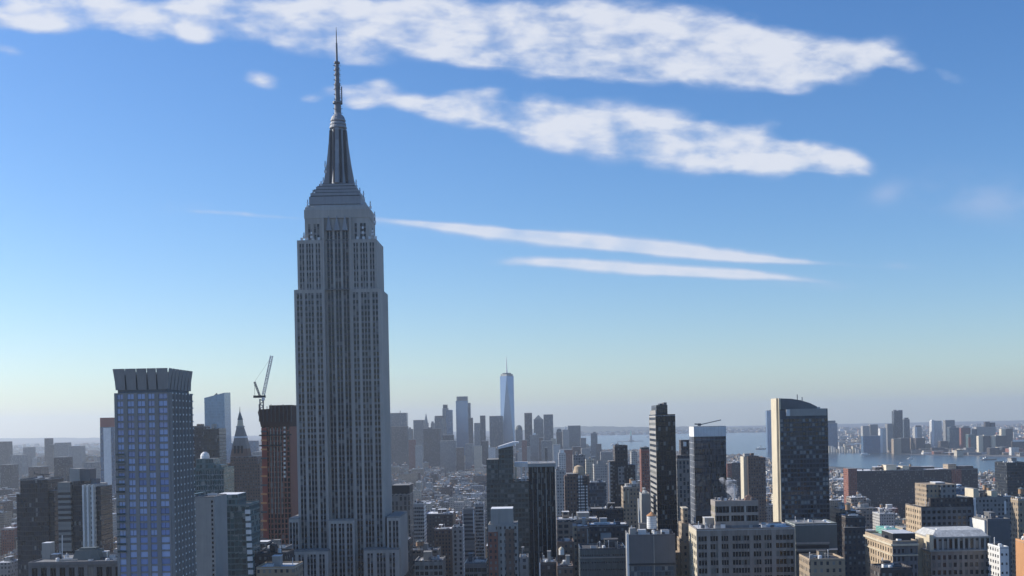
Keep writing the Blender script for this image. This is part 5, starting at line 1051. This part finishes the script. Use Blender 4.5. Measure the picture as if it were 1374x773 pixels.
def far_shore():
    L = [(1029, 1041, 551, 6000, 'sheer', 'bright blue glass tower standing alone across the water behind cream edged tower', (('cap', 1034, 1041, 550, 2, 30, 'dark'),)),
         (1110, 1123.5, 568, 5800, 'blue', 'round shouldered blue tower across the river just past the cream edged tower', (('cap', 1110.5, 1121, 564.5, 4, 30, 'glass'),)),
         (1157.5, 1167, 572, 6000, 'pale', 'first of two joined flat towers across the river', ()), (1167.5, 1178, 570, 6050, 'grey', 'second of two joined flat towers across the river', ()),
         (1158, 1181, 585, 5500, 'blue', 'wide blue waterfront slab below the two joined flat towers', ()),
         (1181, 1189, 575, 5500, 'white', 'pale waterfront tower with sunlit flank before the tallest far shore tower', ()), (1190.5, 1198, 569, 5600, 'grey', 'slim dark tower tucked beside the tallest far shore tower', ()),
         (1199.5, 1211, 551.5, 5600, 'dglass', 'tallest far shore tower with dark bands and open crown', (('crown', 1200, 1203, 550, 4, 20, 'steel'), ('crown', 1206, 1211, 550.3, 4, 20, 'steel'))),
         (1199, 1209, 589, 5350, 'tan', 'low reddish block at the foot of the tallest far shore tower', ()),
         (1212.5, 1220.5, 563, 5650, 'glass', 'slender curved topped tower next to the tallest far shore tower', (('curved_cap', 1214, 1219, 560.5, 6, 20, 'glass'),)),
         (1209, 1221, 588, 5400, 'dark', 'dark low waterfront block under the slender curved topped tower', ()),
         (1227.5, 1237, 573, 5800, 'pale', 'small grey tower with bright edge standing after the curved topped tower', (('cap', 1229, 1236, 571, 5, 16, 'dark'),)),
         (1222, 1229, 588, 5500, 'tan', 'pinkish low block across the river beside a dark cube', ()), (1229, 1241.5, 588, 5450, 'dark', 'dark cube block across the river beside the pinkish low block', ()),
         (1250, 1263.5, 565, 5800, 'white', 'broad pale tower with sunlit edge across the river', (('cap', 1250, 1254, 563.5, 2, 20, 'white'),)), (1268.5, 1281, 564, 5900, 'grey', 'dark flat tower following the broad pale tower across the river', ()),
         (1274, 1287, 574, 5500, 'glass', 'round shouldered tower in front of the dark flat far tower', (('curved_cap', 1275.5, 1283, 572, 4, 20, 'glass'),)), (1289.5, 1302, 574, 5600, 'red', 'brick red sided tower with curved head across the river', (('curved_cap', 1292, 1300, 572, 5, 20, 'grey'),)),
         (1299.5, 1309, 583, 5400, 'teal', 'green tinted waterfront slab after the brick red sided tower', ()), (1304, 1311, 576, 5700, 'glass', 'thin glass slab peeping above the green tinted slab', ()),
         (1310, 1336, 573, 5700, 'pale', 'wide flat grey far shore slab carrying a dark turret', (('turret', 1322, 1328, 566, 6, 20, 'dark'), ('turret', 1329, 1335.5, 567, 8, 20, 'dark'))),
         (1319.5, 1329, 585, 5200, 'dark', 'first of two cream flanked waterfront twins', (('cap', 1320, 1323, 583.5, 2, 10, 'cream'),)), (1336.5, 1350, 585, 5200, 'dark', 'second of two cream flanked waterfront twins', (('cap', 1336, 1340, 583.5, 2, 10, 'cream'),)),
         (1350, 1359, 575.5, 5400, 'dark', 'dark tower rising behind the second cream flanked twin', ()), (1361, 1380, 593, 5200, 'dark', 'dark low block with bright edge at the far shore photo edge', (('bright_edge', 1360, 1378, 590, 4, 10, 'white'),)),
         (1284, 1292.5, 605, 4900, 'cream', 'small bright cream terminal house on the far waterfront', (('cap', 1283.5, 1293, 603.5, -1, 20, 'tan'),)),
         (1241, 1249, 596, 5500, 'tan', 'tan low row across the river between towers', ()), (1262, 1272, 592, 5500, 'dark', 'dark shallow block below the broad pale far tower', ()), (1345, 1352, 600, 5100, 'dark', 'dim low shed beside the second cream flanked twin', ())]
    for (u0, u1, v, D, mt, lb, pr) in L:
        b = far('far_tower', lb, 'high rise', u0, u1, v, D, mt, 36, 612, G2, pr)
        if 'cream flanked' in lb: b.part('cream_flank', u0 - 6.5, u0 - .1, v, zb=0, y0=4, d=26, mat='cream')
        if 'sunlit' in lb or 'bright edge standing' in lb: b.part('sunlit_edge', u0 - .1, u0 + 3, v + .1, zb=0, y0=-2, d=1.9, mat='white')  # white strip stands in for sunlight on the flank
        if 'brick red' in lb: b.part('red_edge', u0 - .1, u0 + 3, v + 4, zb=0, y0=-2, d=1.9, mat='rust')
    rg = random.Random(4)       # bright quay sheds
    for i in range(15):
        u = 1112 + i * 3.6 if i < 12 else 1236 + (i - 12) * 9; D = 5750 - i * 10
        ord_ = ['first', 'second', 'third', 'fourth', 'fifth', 'sixth', 'seventh', 'eighth', 'ninth', 'tenth', 'eleventh', 'twelfth', 'thirteenth', 'fourteenth', 'fifteenth'][i]
        far('quay_shed', f'{ord_} white quay shed along the far river bank, counted from the cream edged tower', 'shed', u, u + rg.uniform(2, 4), rg.uniform(598, 604), D, 'white' if i % 3 else 'cream', 30, 612, 'quay sheds on the far river bank')
far_shore()
G3 = 'blocks in the eastern haze'
for i, (u0, u1, v, D, mt, lb) in enumerate([(-8, 10, 593, 4200, 'dark', 'broad hazy block at the photo edge beyond the dark glass tower'), (59.5, 66, 588.5, 4600, 'dark', 'slim tall hazy block rising highest over the eastern haze'), (66, 71, 597, 4500, 'dark', 'hazy low shoulder block beside the slim tall hazy block'), (73, 90, 594.5, 4400, 'grey', 'wide hazy block with stepped roof after the slim tall hazy block'), (92, 109, 599, 4300, 'grey', 'flat hazy block before the red crowned tower'), (31, 42, 600.5, 4700, 'grey', 'pale hazy block in front of the bright thin edge'), (14, 30, 611, 3800, 'grey', 'low faint block beyond the dark glass tower'), (72, 88, 614, 2600, 'dark', 'dark mid block behind the striped apartment tower'), (112, 126, 621, 2900, 'grey', 'low grey block behind the striped apartment tower'), (0, 15, 624, 2900, 'dark', 'dim block at the photo edge in the eastern haze'), (38, 55, 627, 2500, 'brown', 'small brown block behind the black glass tower')]):
    far('hazy_block', lb, 'tower block', u0, u1, v, D, mt, 40, 660 if D < 3000 else 640, G3)
b = far('hazy_block', 'faint blue tower glimpsed between clock spire and unfinished tower', 'tower block', 334, 343, 592, 3600, 'blue', 40, 612)
b = far('hazy_block', 'lower faint block glimpsed between clock spire and unfinished tower', 'tower block', 338, 348, 607, 3000, 'grey', 40, 622)

# harbour statue on its island
def statue():
    D = 9600; x, _ = at(847, 590, D)
    mb = MB(); pts = [(x + 90 * math.cos(2 * PI * i / 14) * (1 + .2 * (i % 3)), D + 20 + 70 * math.sin(2 * PI * i / 14), 0) for i in range(14)]
    mb.hexa([(p[0], p[1], -.5) for p in pts], [(p[0], p[1], 3) for p in pts], M['conc_dark']); o = mb.build('island'); o['kind'] = 'structure'
    r = thing('statue', 'tiny green robed statue with raised arm on stone pedestal in the harbour', 'statue', (x, D + 20, 3))
    mb = MB(); mb.box(-22, 22, -22, 22, 0, 8, M['conc']); mb.hexa([(-10, -10, 8), (10, -10, 8), (10, 10, 8), (-10, 10, 8)], [(-6.5, -6.5, 44), (6.5, -6.5, 44), (6.5, 6.5, 44), (-6.5, 6.5, 44)], M['conc']); mb.build('pedestal', r)
    mb = MB(); mb.lathe(0, 0, [(5.5, 44), (5.2, 55), (4.2, 66), (4.8, 72), (3.6, 77), (1.4, 79), (1.9, 81), (2.0, 83), (1.2, 86)], M['copper'], 12, sq=.8)
    mb.bar((-3.5, 0, 75), (-5.5, 0, 84), 1.1, M['copper']); mb.bar((-5.5, 0, 84), (-5.8, 0, 91), .9, M['copper']); mb.bar((3.6, 0, 75), (4.6, -2, 66), 1.1, M['copper']); mb.build('figure', r)
    mb = MB(); mb.lathe(-5.8, 0, [(1.5, 91), (1.7, 92), (.3, 95)], M['cream'], 8); mb.build('torch', r); mb = MB()
    for a in (-60, -30, 0, 30, 60): mb.bar((0, 0, 85.5), (math.sin(math.radians(a)) * 4, 0, 85.5 + math.cos(math.radians(a)) * 3.2), .3, M['copper'], .1)
    mb.build('crown', r)
statue()
def boats():
    for i, (u, v, L, lb, nm, rot) in enumerate([(1161, 610.5, 46, 'white ferry gliding on the river below the bright quay sheds', 'ferry', 0), (1222, 616, 30, 'small white launch on the river below the dark cube block', 'launch', .2), (1327, 617.5, 60, 'long dark barge moored under the cream flanked twins', 'barge', 0), (1090 + 120, 622, 22, 'tiny pale launch mid river before the long brick warehouse', 'launch', .5), (824, 597.5, 60, 'white ferry in the harbour above the dark twin winged slab', 'ferry', .3), (874, 586.5, 120, 'long pale cargo ship by the far harbour shore', 'cargo_ship', 0), (1024, 603, 80, 'flat barge near the blue tower across the water', 'barge', 0)]):
        a, dn = tan_dir(u, v); D = EYE * F / dn; x = a * D / F
        r = thing(nm, lb, 'boat', (x, D, .3)); r.rotation_euler = (0, 0, rot); h = L / 2; w_ = L * .11
        wm = M['white'] if nm != 'barge' else M['conc_dark']
        mb = MB(); mb.hexa([(-h * .95, -w_ * .8, 0), (h * .8, -w_ * .8, 0), (h * .92, 0, 0), (h * .8, w_ * .8, 0), (-h * .95, w_ * .8, 0)], [(-h, -w_, L * .06), (h * .85, -w_, L * .07), (h, 0, L * .08), (h * .85, w_, L * .07), (-h, w_, L * .06)], wm); mb.build('hull', r)
        mb = MB(); mb.box(-h * .7, h * .5 if nm != 'barge' else -h * .5, -w_ * .7, w_ * .7, L * .08, L * .15, M['white']); mb.box(-h * .4, h * .3 if nm != 'barge' else -h * .45, -w_ * .6, w_ * .6, L * .155, L * .2, M['white']); mb.build('cabin', r)
        mb = MB(); mb.bar((-h * .3, 0, L * .1), (-h * .3, 0, L * .27), L * .012, M['steel']); mb.build('mast', r)
boats()
# ------------------------------------------------------------------ ground, water, hills, streets
gm, t, p = new_mat('city_ground'); tc = t.n('ShaderNodeTexCoord').outputs['Object']
v = t.n('ShaderNodeTexVoronoi'); v.inputs['Scale'].default_value = .02; t.put(v.inputs['Vector'], tc)
g1 = t.noise(tc, .0016, 8, .65); g2 = t.rng(v.outputs['Color'], .2, .8)
t.put(p.inputs['Base Color'], t.mixc(g1, rgba((.05, .05, .05)), t.mixc(g2, rgba((.09, .085, .08)), rgba((.2, .19, .18))))); p.inputs['Roughness'].default_value = .9
mb = MB(); mb.box(-42000, 42000, -6000, 24000, -8, 0, gm); o = mb.build('ground'); o['kind'] = 'structure'
wm_, t, p = new_mat('river_water'); tc = t.n('ShaderNodeTexCoord').outputs['Object']
p.inputs['Base Color'].default_value = (.035, .06, .075, 1); p.inputs['Roughness'].default_value = .22; p.inputs['IOR'].default_value = 1.33; p.inputs['Specular IOR Level'].default_value = .5
bp = t.n('ShaderNodeBump'); bp.inputs['Strength'].default_value = .55; bp.inputs['Distance'].default_value = 1.2
t.put(bp.inputs['Height'], t.m('ADD', t.noise(tc, .08, 6, .6), t.m('MULTIPLY', t.noise(tc, .004, 3), 6.0))); t.put(p.inputs['Normal'], bp.outputs[0])
SHORE = [(1750, -5000), (1700, 2200), (1420, 3000), (1200, 3500), (1000, 4300), (900, 5200), (640, 6000), (360, 6700), (-60, 7000), (-500, 7900), (-200, 10500), (250, 12800), (700, 13700), (2000, 13600), (2900, 13200), (2150, 9500), (1760, 7600), (1420, 6400), (1470, 5900), (1650, 5150), (1950, 4550), (2150, 3900), (2700, 1500), (3000, -5000)]
mb = MB(); mb.poly([(x, y, .3) for x, y in SHORE], wm_); o = mb.build('water'); o['kind'] = 'structure'
def in_water(x, y):
    c = False; n = len(SHORE)
    for i in range(n):
        (x1, y1), (x2, y2) = SHORE[i], SHORE[i - 1]
        if (y1 > y) != (y2 > y) and x < (x2 - x1) * (y - y1) / (y2 - y1) + x1: c = not c
    return c
hm = plain('wooded_hill', (.07, .075, .05), .95, var=.2, scale=.002)
def ridge(u0, u1, D, tops, name='hills', depth=2600, n=70):
    mb = MB(); rg = random.Random(int(D)); xs = [at(u0 + (u1 - u0) * i / n, 570, D)[0] for i in range(n + 1)]
    import bisect
    hs = []
    for i in range(n + 1):
        tt = i / n * (len(tops) - 1); k = min(int(tt), len(tops) - 2); f = tt - k; f = f * f * (3 - 2 * f)
        u = u0 + (u1 - u0) * i / n; hs.append(max(4, at(u, tops[k] * (1 - f) + tops[k + 1] * f, D)[1] + rg.uniform(-5, 5)))
    for i in range(n):
        a, b, ha, hb = xs[i], xs[i + 1], hs[i], hs[i + 1]
        P = lambda x, y, z: (x, y, z)
        ys = [D - depth / 2, D - depth * .2, D, D + depth / 2]; fr = [0, .6, 1, 0]
        for j in range(3):
            mb.poly([P(a, ys[j], max(.5, ha * fr[j])), P(b, ys[j], max(.5, hb * fr[j])), P(b, ys[j + 1], max(.5, hb * fr[j + 1])), P(a, ys[j + 1], max(.5, ha * fr[j + 1]))], hm)
    o = mb.build(name, smooth=True); o['kind'] = 'structure'
ridge(690, 1130, 17500, [578, 573.5, 572, 572.5, 573, 572, 573.5, 574, 574, 578])
ridge(1000, 1500, 22000, [577, 572, 570, 569, 568, 566, 566, 565, 565])
ridge(-120, 560, 22500, [588.5, 588, 587.5, 588, 587, 588, 588])

# avenues and cross streets: asphalt strips with kerbed pavements are what shows between the blocks
am = plain('asphalt', (.05, .05, .052), .9, var=.2, scale=.02)
mb = MB()
for x in range(-1200, 1300, 280): mb.box(x - 14, x + 14, 300, 5200, .02, .06, am, 'b')
o = mb.build('avenue'); o['kind'] = 'structure'
mb = MB()
for y in range(400, 4000, 82): mb.box(-1500, 1100, y - 8, y + 8, .02, .045, am, 'b')
o = mb.build('street'); o['kind'] = 'structure'

# ------------------------------------------------------------------ the rest of the city: lots in blocks
def interp(x, tab):
    for (a, va), (b, vb) in zip(tab, tab[1:]):
        if a <= x <= b: return va + (vb - va) * (x - a) / (b - a)
    return tab[0][1] if x < tab[0][0] else tab[-1][1]
CAPV = [(-60, 640), (60, 645), (140, 650), (250, 680), (340, 690), (400, 690), (530, 650), (600, 632), (660, 632), (745, 632), (800, 630), (870, 640), (910, 650), (980, 645), (1030, 635), (1110, 640), (1140, 652), (1240, 650), (1310, 645), (1440, 640)]
NEARC = [(-60, 735), (200, 735), (350, 752), (540, 735), (640, 715), (700, 715), (800, 705), (900, 700), (1000, 690), (1130, 695), (1250, 690), (1440, 700)]
rg = random.Random(21)
FILL = []   # x0,x1,y0,y1,h
def overlaps(x0, x1, y0, y1, m=3):
    for (a, b, c, d, h, vb) in BOXES:
        if x0 < b + m and x1 > a - m and y0 < d + m and y1 > c - m: return True
    return False
def u_of(x, D, z): return CU + (x * CR + (EYE - z) * SR) * F / D
def v_of(x, D, z): return CV + (-x * SR + (EYE - z) * CR) * F / D
def hides(x0, x1, y, h):
    """would this lot cover a hand built neighbour that should be seen?"""
    ua, ub, vt = u_of(x0, y, h), u_of(x1, y, h), v_of((x0 + x1) / 2, y, h)
    for (a, b, c, d, hh, vb) in BOXES:
        if c > y and vt < vb - 4:
            u0, u1 = u_of(a, c, hh), u_of(b, c, hh)
            if ua < u1 and ub > u0: return True
    return False
y = 860
while y < 6400:
    step = 41
    xl = -(CU + 90) / F * y; xr = (1374 - CU + 90) / F * y; x = xl
    while x < xr:
        wdt = rg.choice([7, 8, 9, 12, 14, 16, 18, 22, 26, 32]) * (1 if y < 2600 else 1.5)
        if abs(((x + wdt / 2) + 140) % 280 - 140) < 16 + wdt / 2 and y < 4500: x += 6; continue
        dep = 27 if rg.random() < .7 else 31
        if y < 1300: h = rg.choice([18, 22, 26, 30, 34, 40, 48, 58])
        elif y < 1900: h = rg.choice([14, 16, 18, 20, 24, 28, 34, 40, 48, 60])
        elif y < 4200: h = rg.choice([12, 14, 16, 18, 20, 24, 30, 38, 46, 60]) * rg.uniform(.85, 1.15)
        else: h = rg.choice([20, 28, 36, 50, 65, 80])
        x0, x1, y0 = x, x + wdt, y + rg.uniform(0, 3); x += wdt + rg.choice([.4, .4, .4, .6, 5])
        xm = (x0 + x1) / 2
        if in_water(xm, y0) or in_water(x1 + 20, y0) or in_water(xm, y0 + 30): continue
        if xm > 900 and y > 3300: continue
        um = u_of(xm, y, 30)
        cap = interp(um, CAPV) if y > 1050 else max(interp(um, CAPV), interp(um, NEARC))
        cap += rg.uniform(0, 1) ** 1.5 * (50 if y < 2600 else 12)
        hmax = EYE - (cap - CV + xm * SR * F / y) * y / F / CR if y < 2600 else 999
        h = min(h, hmax)
        if 500 < um < 665 and y > 900: h = min(rg.choice([16, 18, 22, 26, 32, 40, 50]), max(h, 30), hmax)
        if um > 1000 and y > 1950: h = min(h, rg.uniform(10, 17))
        if um > 790 and y > 3300: h = min(h, rg.uniform(10, 20))
        if y >= 2600: h = min(h, EYE - (600 - CV) * y / F) if y > 3500 else min(h, 60)
        if h < 9: continue
        if overlaps(x0, x1, y0, y0 + dep): continue
        tries = 0
        while tries < 5 and hides(x0, x1, y0, h): h *= .72; tries += 1
        if h < 9 or hides(x0, x1, y0, h): continue
        FILL.append((x0, x1, y0, y0 + dep, h))
    y += step
# which show largest: paint every box far to near into a picture-sized id grid and count
W_, H_ = 1374, 773; ids = np.full((H_, W_), -1, np.int32)
allb = [(b[0], b[1], b[2], b[3], b[4], -10) for b in BOXES] + [(f[0], f[1], f[2], f[3], f[4], i) for i, f in enumerate(FILL)]
for (x0, x1, y0, y1, h, i) in sorted(allb, key=lambda b: -b[2]):
    for yy in (y1, y0):
        a, b = u_of(x0, yy, h), u_of(x1, yy, h); vt = v_of((x0 + x1) / 2, y1, h); a, b = int(max(0, a)), int(min(W_, math.ceil(b))); vt = int(max(0, vt))
        vb_ = int(min(H_, v_of((x0 + x1) / 2, y0, 0)))
        if b > a and vb_ > vt: ids[vt:vb_, a:b] = i
cnt = np.bincount(ids[ids >= 0].ravel(), minlength=len(FILL))
N_SINGLE = 185
order = np.argsort(-cnt)[:N_SINGLE]; single = set(int(i) for i in order if cnt[i] >= 12)
print('FILL', len(FILL), 'single', len(single), 'hand', len(BOXES), 'smallest', min(cnt[i] for i in single))

HERO = [(190, 'the flared crown tower'), (45, 'the black glass tower'), (105, 'the striped apartment tower'), (275, 'the blank pale slab'), (311, 'the teal glass slab'), (325, 'the clock spire'), (370, 'the unfinished tower'), (455, 'the giant skyscraper'), (560, 'the pale gridded block'), (614, 'the narrow white house'), (674, 'the brick and grey tower'), (727, 'the pinstriped tower'), (772, 'the brown tanked tower'), (834, 'the dark winged slab'), (892, 'the tall black sliver'), (950, 'the white capped tower'), (1013, 'the brown lit edge slab'), (1076, 'the cream edged tower'), (1142, 'the sandy flanked brick block'), (1210, 'the green copper box'), (1270, 'the stepped dark block'), (1335, 'the white ended block'), (1366, 'the edge tan tower')]
size_w = lambda w_: 'slim ' if w_ < 9 else ('narrow ' if w_ < 14 else ('wide ' if w_ > 24 else ''))
roofn = {'rf_tar': 'black', 'rf_grey': 'grey', 'rf_white': 'white', 'rf_silver': 'silvery'}
recs = []
for i in sorted(single, key=lambda i: u_of(FILL[i][0], FILL[i][2], FILL[i][4])):
    x0, x1, y0, y1, h = FILL[i]; q = random.Random(i * 3 + 1)
    kind = q.choice(FILL_KINDS[:2] * 2 + FILL_KINDS[3:6] + FILL_KINDS) ; rfm = q.choice(['rf_tar', 'rf_grey', 'rf_grey', 'rf_white', 'rf_silver', 'rf_white', 'rf_white'])
    tank = 1 if q.random() < .42 else 0; bulk = q.choice([1, 1, 2])
    um = u_of((x0 + x1) / 2, y0, h); hu, hn = min(HERO, key=lambda a: abs(a[0] - um)); hn = hn.replace('the ', '', 1)
    prep = 'near' if abs(hu - um) < 14 else ('left of' if um < hu else 'right of')
    band = 'first rows' if y0 < 1150 else ('middle rows' if y0 < 1500 else ('farther rows' if y0 < 2100 else 'far rows'))
    extra = ', tank' if tank else (', two bulkheads' if bulk == 2 else '')
    recs.append([i, kind, rfm, tank, bulk, f'{size_w(x1 - x0)}{kind[1]} block, {roofn[rfm]} roof{extra}, {prep} {hn}, {band}', um, h])
from collections import defaultdict
dd = defaultdict(list)
for r_ in recs: dd[r_[5]].append(r_)
ORD = ['first', 'second', 'third', 'fourth', 'fifth', 'sixth', 'seventh', 'eighth', 'ninth', 'tenth']
for k_, l_ in dd.items():
    if len(l_) > 1:
        l_.sort(key=lambda r_: r_[6])
        for j, r_ in enumerate(l_): r_[5] = f'{ORD[min(j, 9)]} from left, ' + (r_[5] if len(r_[5].split()) < 14 else r_[5].replace('slim ', '').replace('narrow ', '').replace('wide ', ''))
for i, kind, rfm, tank, bulk, key, um, h in recs:
    x0, x1, y0, y1, h = FILL[i]
    b = Bld.__new__(Bld); b.D, b.w, b.d, b.h = y0, x1 - x0, y1 - y0, h; b.xc = (x0 + x1) / 2; b.rng = random.Random(i)
    b.root = thing('city_block', key, 'low rise', (b.xc, y0, 0), 'low rise blocks of the city'); b.fm = FA[kind[0]]
    b.x0, b.x1, b.y0, b.y1 = -b.w / 2, b.w / 2, 0, b.d; b.wall = MB(); b.gridded = set(); b.panes = []; b.roofmat = M[rfm]
    q = b.rng
    if b.w > 20 and q.random() < .5:      # court or step at the back half
        b.wall.box(b.x0, b.x1, 0, b.d * .55, 0, h, b.fm, 'b'); b.wall.box(b.x0 + b.w * .1, b.x1 - b.w * .25, b.d * .55, b.d, 0, h * .98, b.fm, 'b'); b.wall.build('wall', b.root); b.roof(par=.45, units=q.choice([3, 5, 8]), tank=tank, bulk=bulk, y1=b.d * .55)
    else:
        b.shell(); b.wall.build('wall', b.root); b.roof(par=.45, units=q.choice([2, 3, 5, 7]), tank=tank, bulk=bulk)
    if h > 18 and q.random() < .4:
        mb = MB(); mb.box(b.x0 - .3, b.x1 + .3, -.5, -.01, h - 1.6, h - .6, M['conc'] if kind[0] != 'dark' else M['brown']); mb.build('cornice', b.root)
# the remaining lots, too many and too small to count: one mass
mb = MB(); q = random.Random(77); fkeys = ['tan', 'brown', 'red', 'grey', 'pale', 'cream', 'white', 'loft', 'dark', 'grey', 'tan']
for i, (x0, x1, y0, y1, h) in enumerate(FILL):
    if i in single: continue
    fm = FA[q.choice(fkeys)]; rm = M[q.choice(['rf_tar', 'rf_grey', 'rf_grey', 'rf_white', 'rf_silver', 'rf_white'])]
    mb.box(x0, x1, y0, y1, 0, h, fm, 'bt'); mb.box(x0 + .4, x1 - .4, y0 + .4, y1 - .4, h - 1, h - .5, rm, 'b')
    for k in range(q.choice([1, 1, 2])):
        bw, bd = (x1 - x0) * q.uniform(.15, .4), 5 + q.random() * 5; bx, by = x0 + (x1 - x0 - bw) * q.random(), y0 + 2 + 10 * q.random()
        mb.box(bx, bx + bw, by, by + bd, h - .5, h + q.uniform(2, 5.5), fm if q.random() < .5 else M['conc'], 'bt'); mb.box(bx - .2, bx + bw + .2, by - .2, by + bd + .2, h + 5.5, h + 5.7, rm) if False else None
        mb.poly([(bx, by, h + 2), (bx + bw, by, h + 2), (bx + bw, by + bd, h + 2), (bx, by + bd, h + 2)], rm)
    if q.random() < .3: tx, ty = q.uniform(x0 + 3, x1 - 3), q.uniform(y0 + 4, y1 - 4); mb.lathe(tx, ty, [(2, h + 3), (2, h + 7)], M['wood'], 7); mb.lathe(tx, ty, [(2.1, h + 7), (.1, h + 8.8)], M['slate'], 7)
o = mb.build('distant_city'); o['kind'] = 'stuff'
# outer boroughs and the far shore, fading into the haze
mb = MB(); q = random.Random(78)
def scatter(n, xr, yr, hs, ok):
    for _ in range(n):
        y0 = yr[0] + (yr[1] - yr[0]) * q.random() ** 1.4; x0 = q.uniform(*xr(y0))
        if not ok(x0, y0): continue
        w_, d_, h = q.uniform(14, 60), q.uniform(14, 40), q.choice(hs) * q.uniform(.7, 1.3)
        mb.box(x0, x0 + w_, y0, y0 + d_, 0, h, FA[q.choice(fkeys)], 'bt'); mb.poly([(x0, y0, h), (x0 + w_, y0, h), (x0 + w_, y0 + d_, h), (x0, y0 + d_, h)], M[q.choice(['rf_tar', 'rf_grey', 'rf_white', 'rf_grey'])])
scatter(3600, lambda y: (-.52 * y, -.02 * y - 250), (4300, 15000), [8, 10, 12, 16, 20, 30], lambda x, y: not in_water(x, y))
scatter(3600, lambda y: (.12 * y, .52 * y), (4700, 16000), [8, 10, 12, 14, 18, 26], lambda x, y: x > 1350 and not in_water(x, y) and not in_water(x - 60, y) and not in_water(x, y - 60))
scatter(900, lambda y: (.0 * y, .25 * y), (13700, 17000), [10, 14, 20, 26], lambda x, y: not in_water(x, y))
o = mb.build('outer_city'); o['kind'] = 'stuff'

# steam from a rooftop boiler
sm = bpy.data.materials.new('steam'); sm.use_nodes = True; t = NT(sm.node_tree); sm.node_tree.nodes.remove(sm.node_tree.nodes['Principled BSDF'])
pv = t.n('ShaderNodeVolumePrincipled'); pv.inputs['Color'].default_value = (.95, .96, 1, 1); pv.inputs['Density Attribute'].default_value = ''
tc = t.n('ShaderNodeTexCoord').outputs['Object']; t.put(pv.inputs['Density'], t.m('MULTIPLY', t.rng(t.noise(tc, .16, 5, .6), .42, .66), .5)); t.put(sm.node_tree.nodes['Material Output'].inputs['Volume'], pv.outputs[0])
mb = MB(); D = 800; rg = random.Random(2)
x, z = at(980, 658, D); 
import bmesh
bm = bmesh.new()
for u, v_, r_ in ((985, 667, 1.5), (984, 662, 2.2), (981, 657, 3.4), (977, 653, 3.2), (983, 654, 3.0), (972, 648, 2.6), (969, 644, 2.0), (977, 647, 2.2)):
    a, c = at(u, v_, D); mt = Matrix.Translation((a - x, rg.uniform(-1, 1), c - z)) @ Matrix.Diagonal((r_ * 1.25, r_, r_ * .95, 1)); bmesh.ops.create_icosphere(bm, subdivisions=2, radius=1, matrix=mt)
me = bpy.data.meshes.new('steam_plume'); bm.to_mesh(me); bm.free(); me.materials.append(sm); o = bpy.data.objects.new('steam_plume', me); o.location = (x, D, z); COL.objects.link(o); tag(o, 'white steam puff drifting above the big office block rooftop tier', 'steam')

# the air
hz = bpy.data.materials.new('haze'); hz.use_nodes = True; t = NT(hz.node_tree); hz.node_tree.nodes.remove(hz.node_tree.nodes['Principled BSDF'])
pv = t.n('ShaderNodeVolumePrincipled'); pv.inputs['Color'].default_value = HAZE_COL; pv.inputs['Density'].default_value = HAZE_DENS; pv.inputs['Anisotropy'].default_value = HAZE_ANI; pv.inputs['Density Attribute'].default_value = ''
t.put(hz.node_tree.nodes['Material Output'].inputs['Volume'], pv.outputs[0])
try: hz.cycles.homogeneous_volume = True
except Exception: pass
mb = MB(); mb.box(-43000, 43000, -7000, 26000, -9, 470, hz); o = mb.build('haze'); o['kind'] = 'stuff'
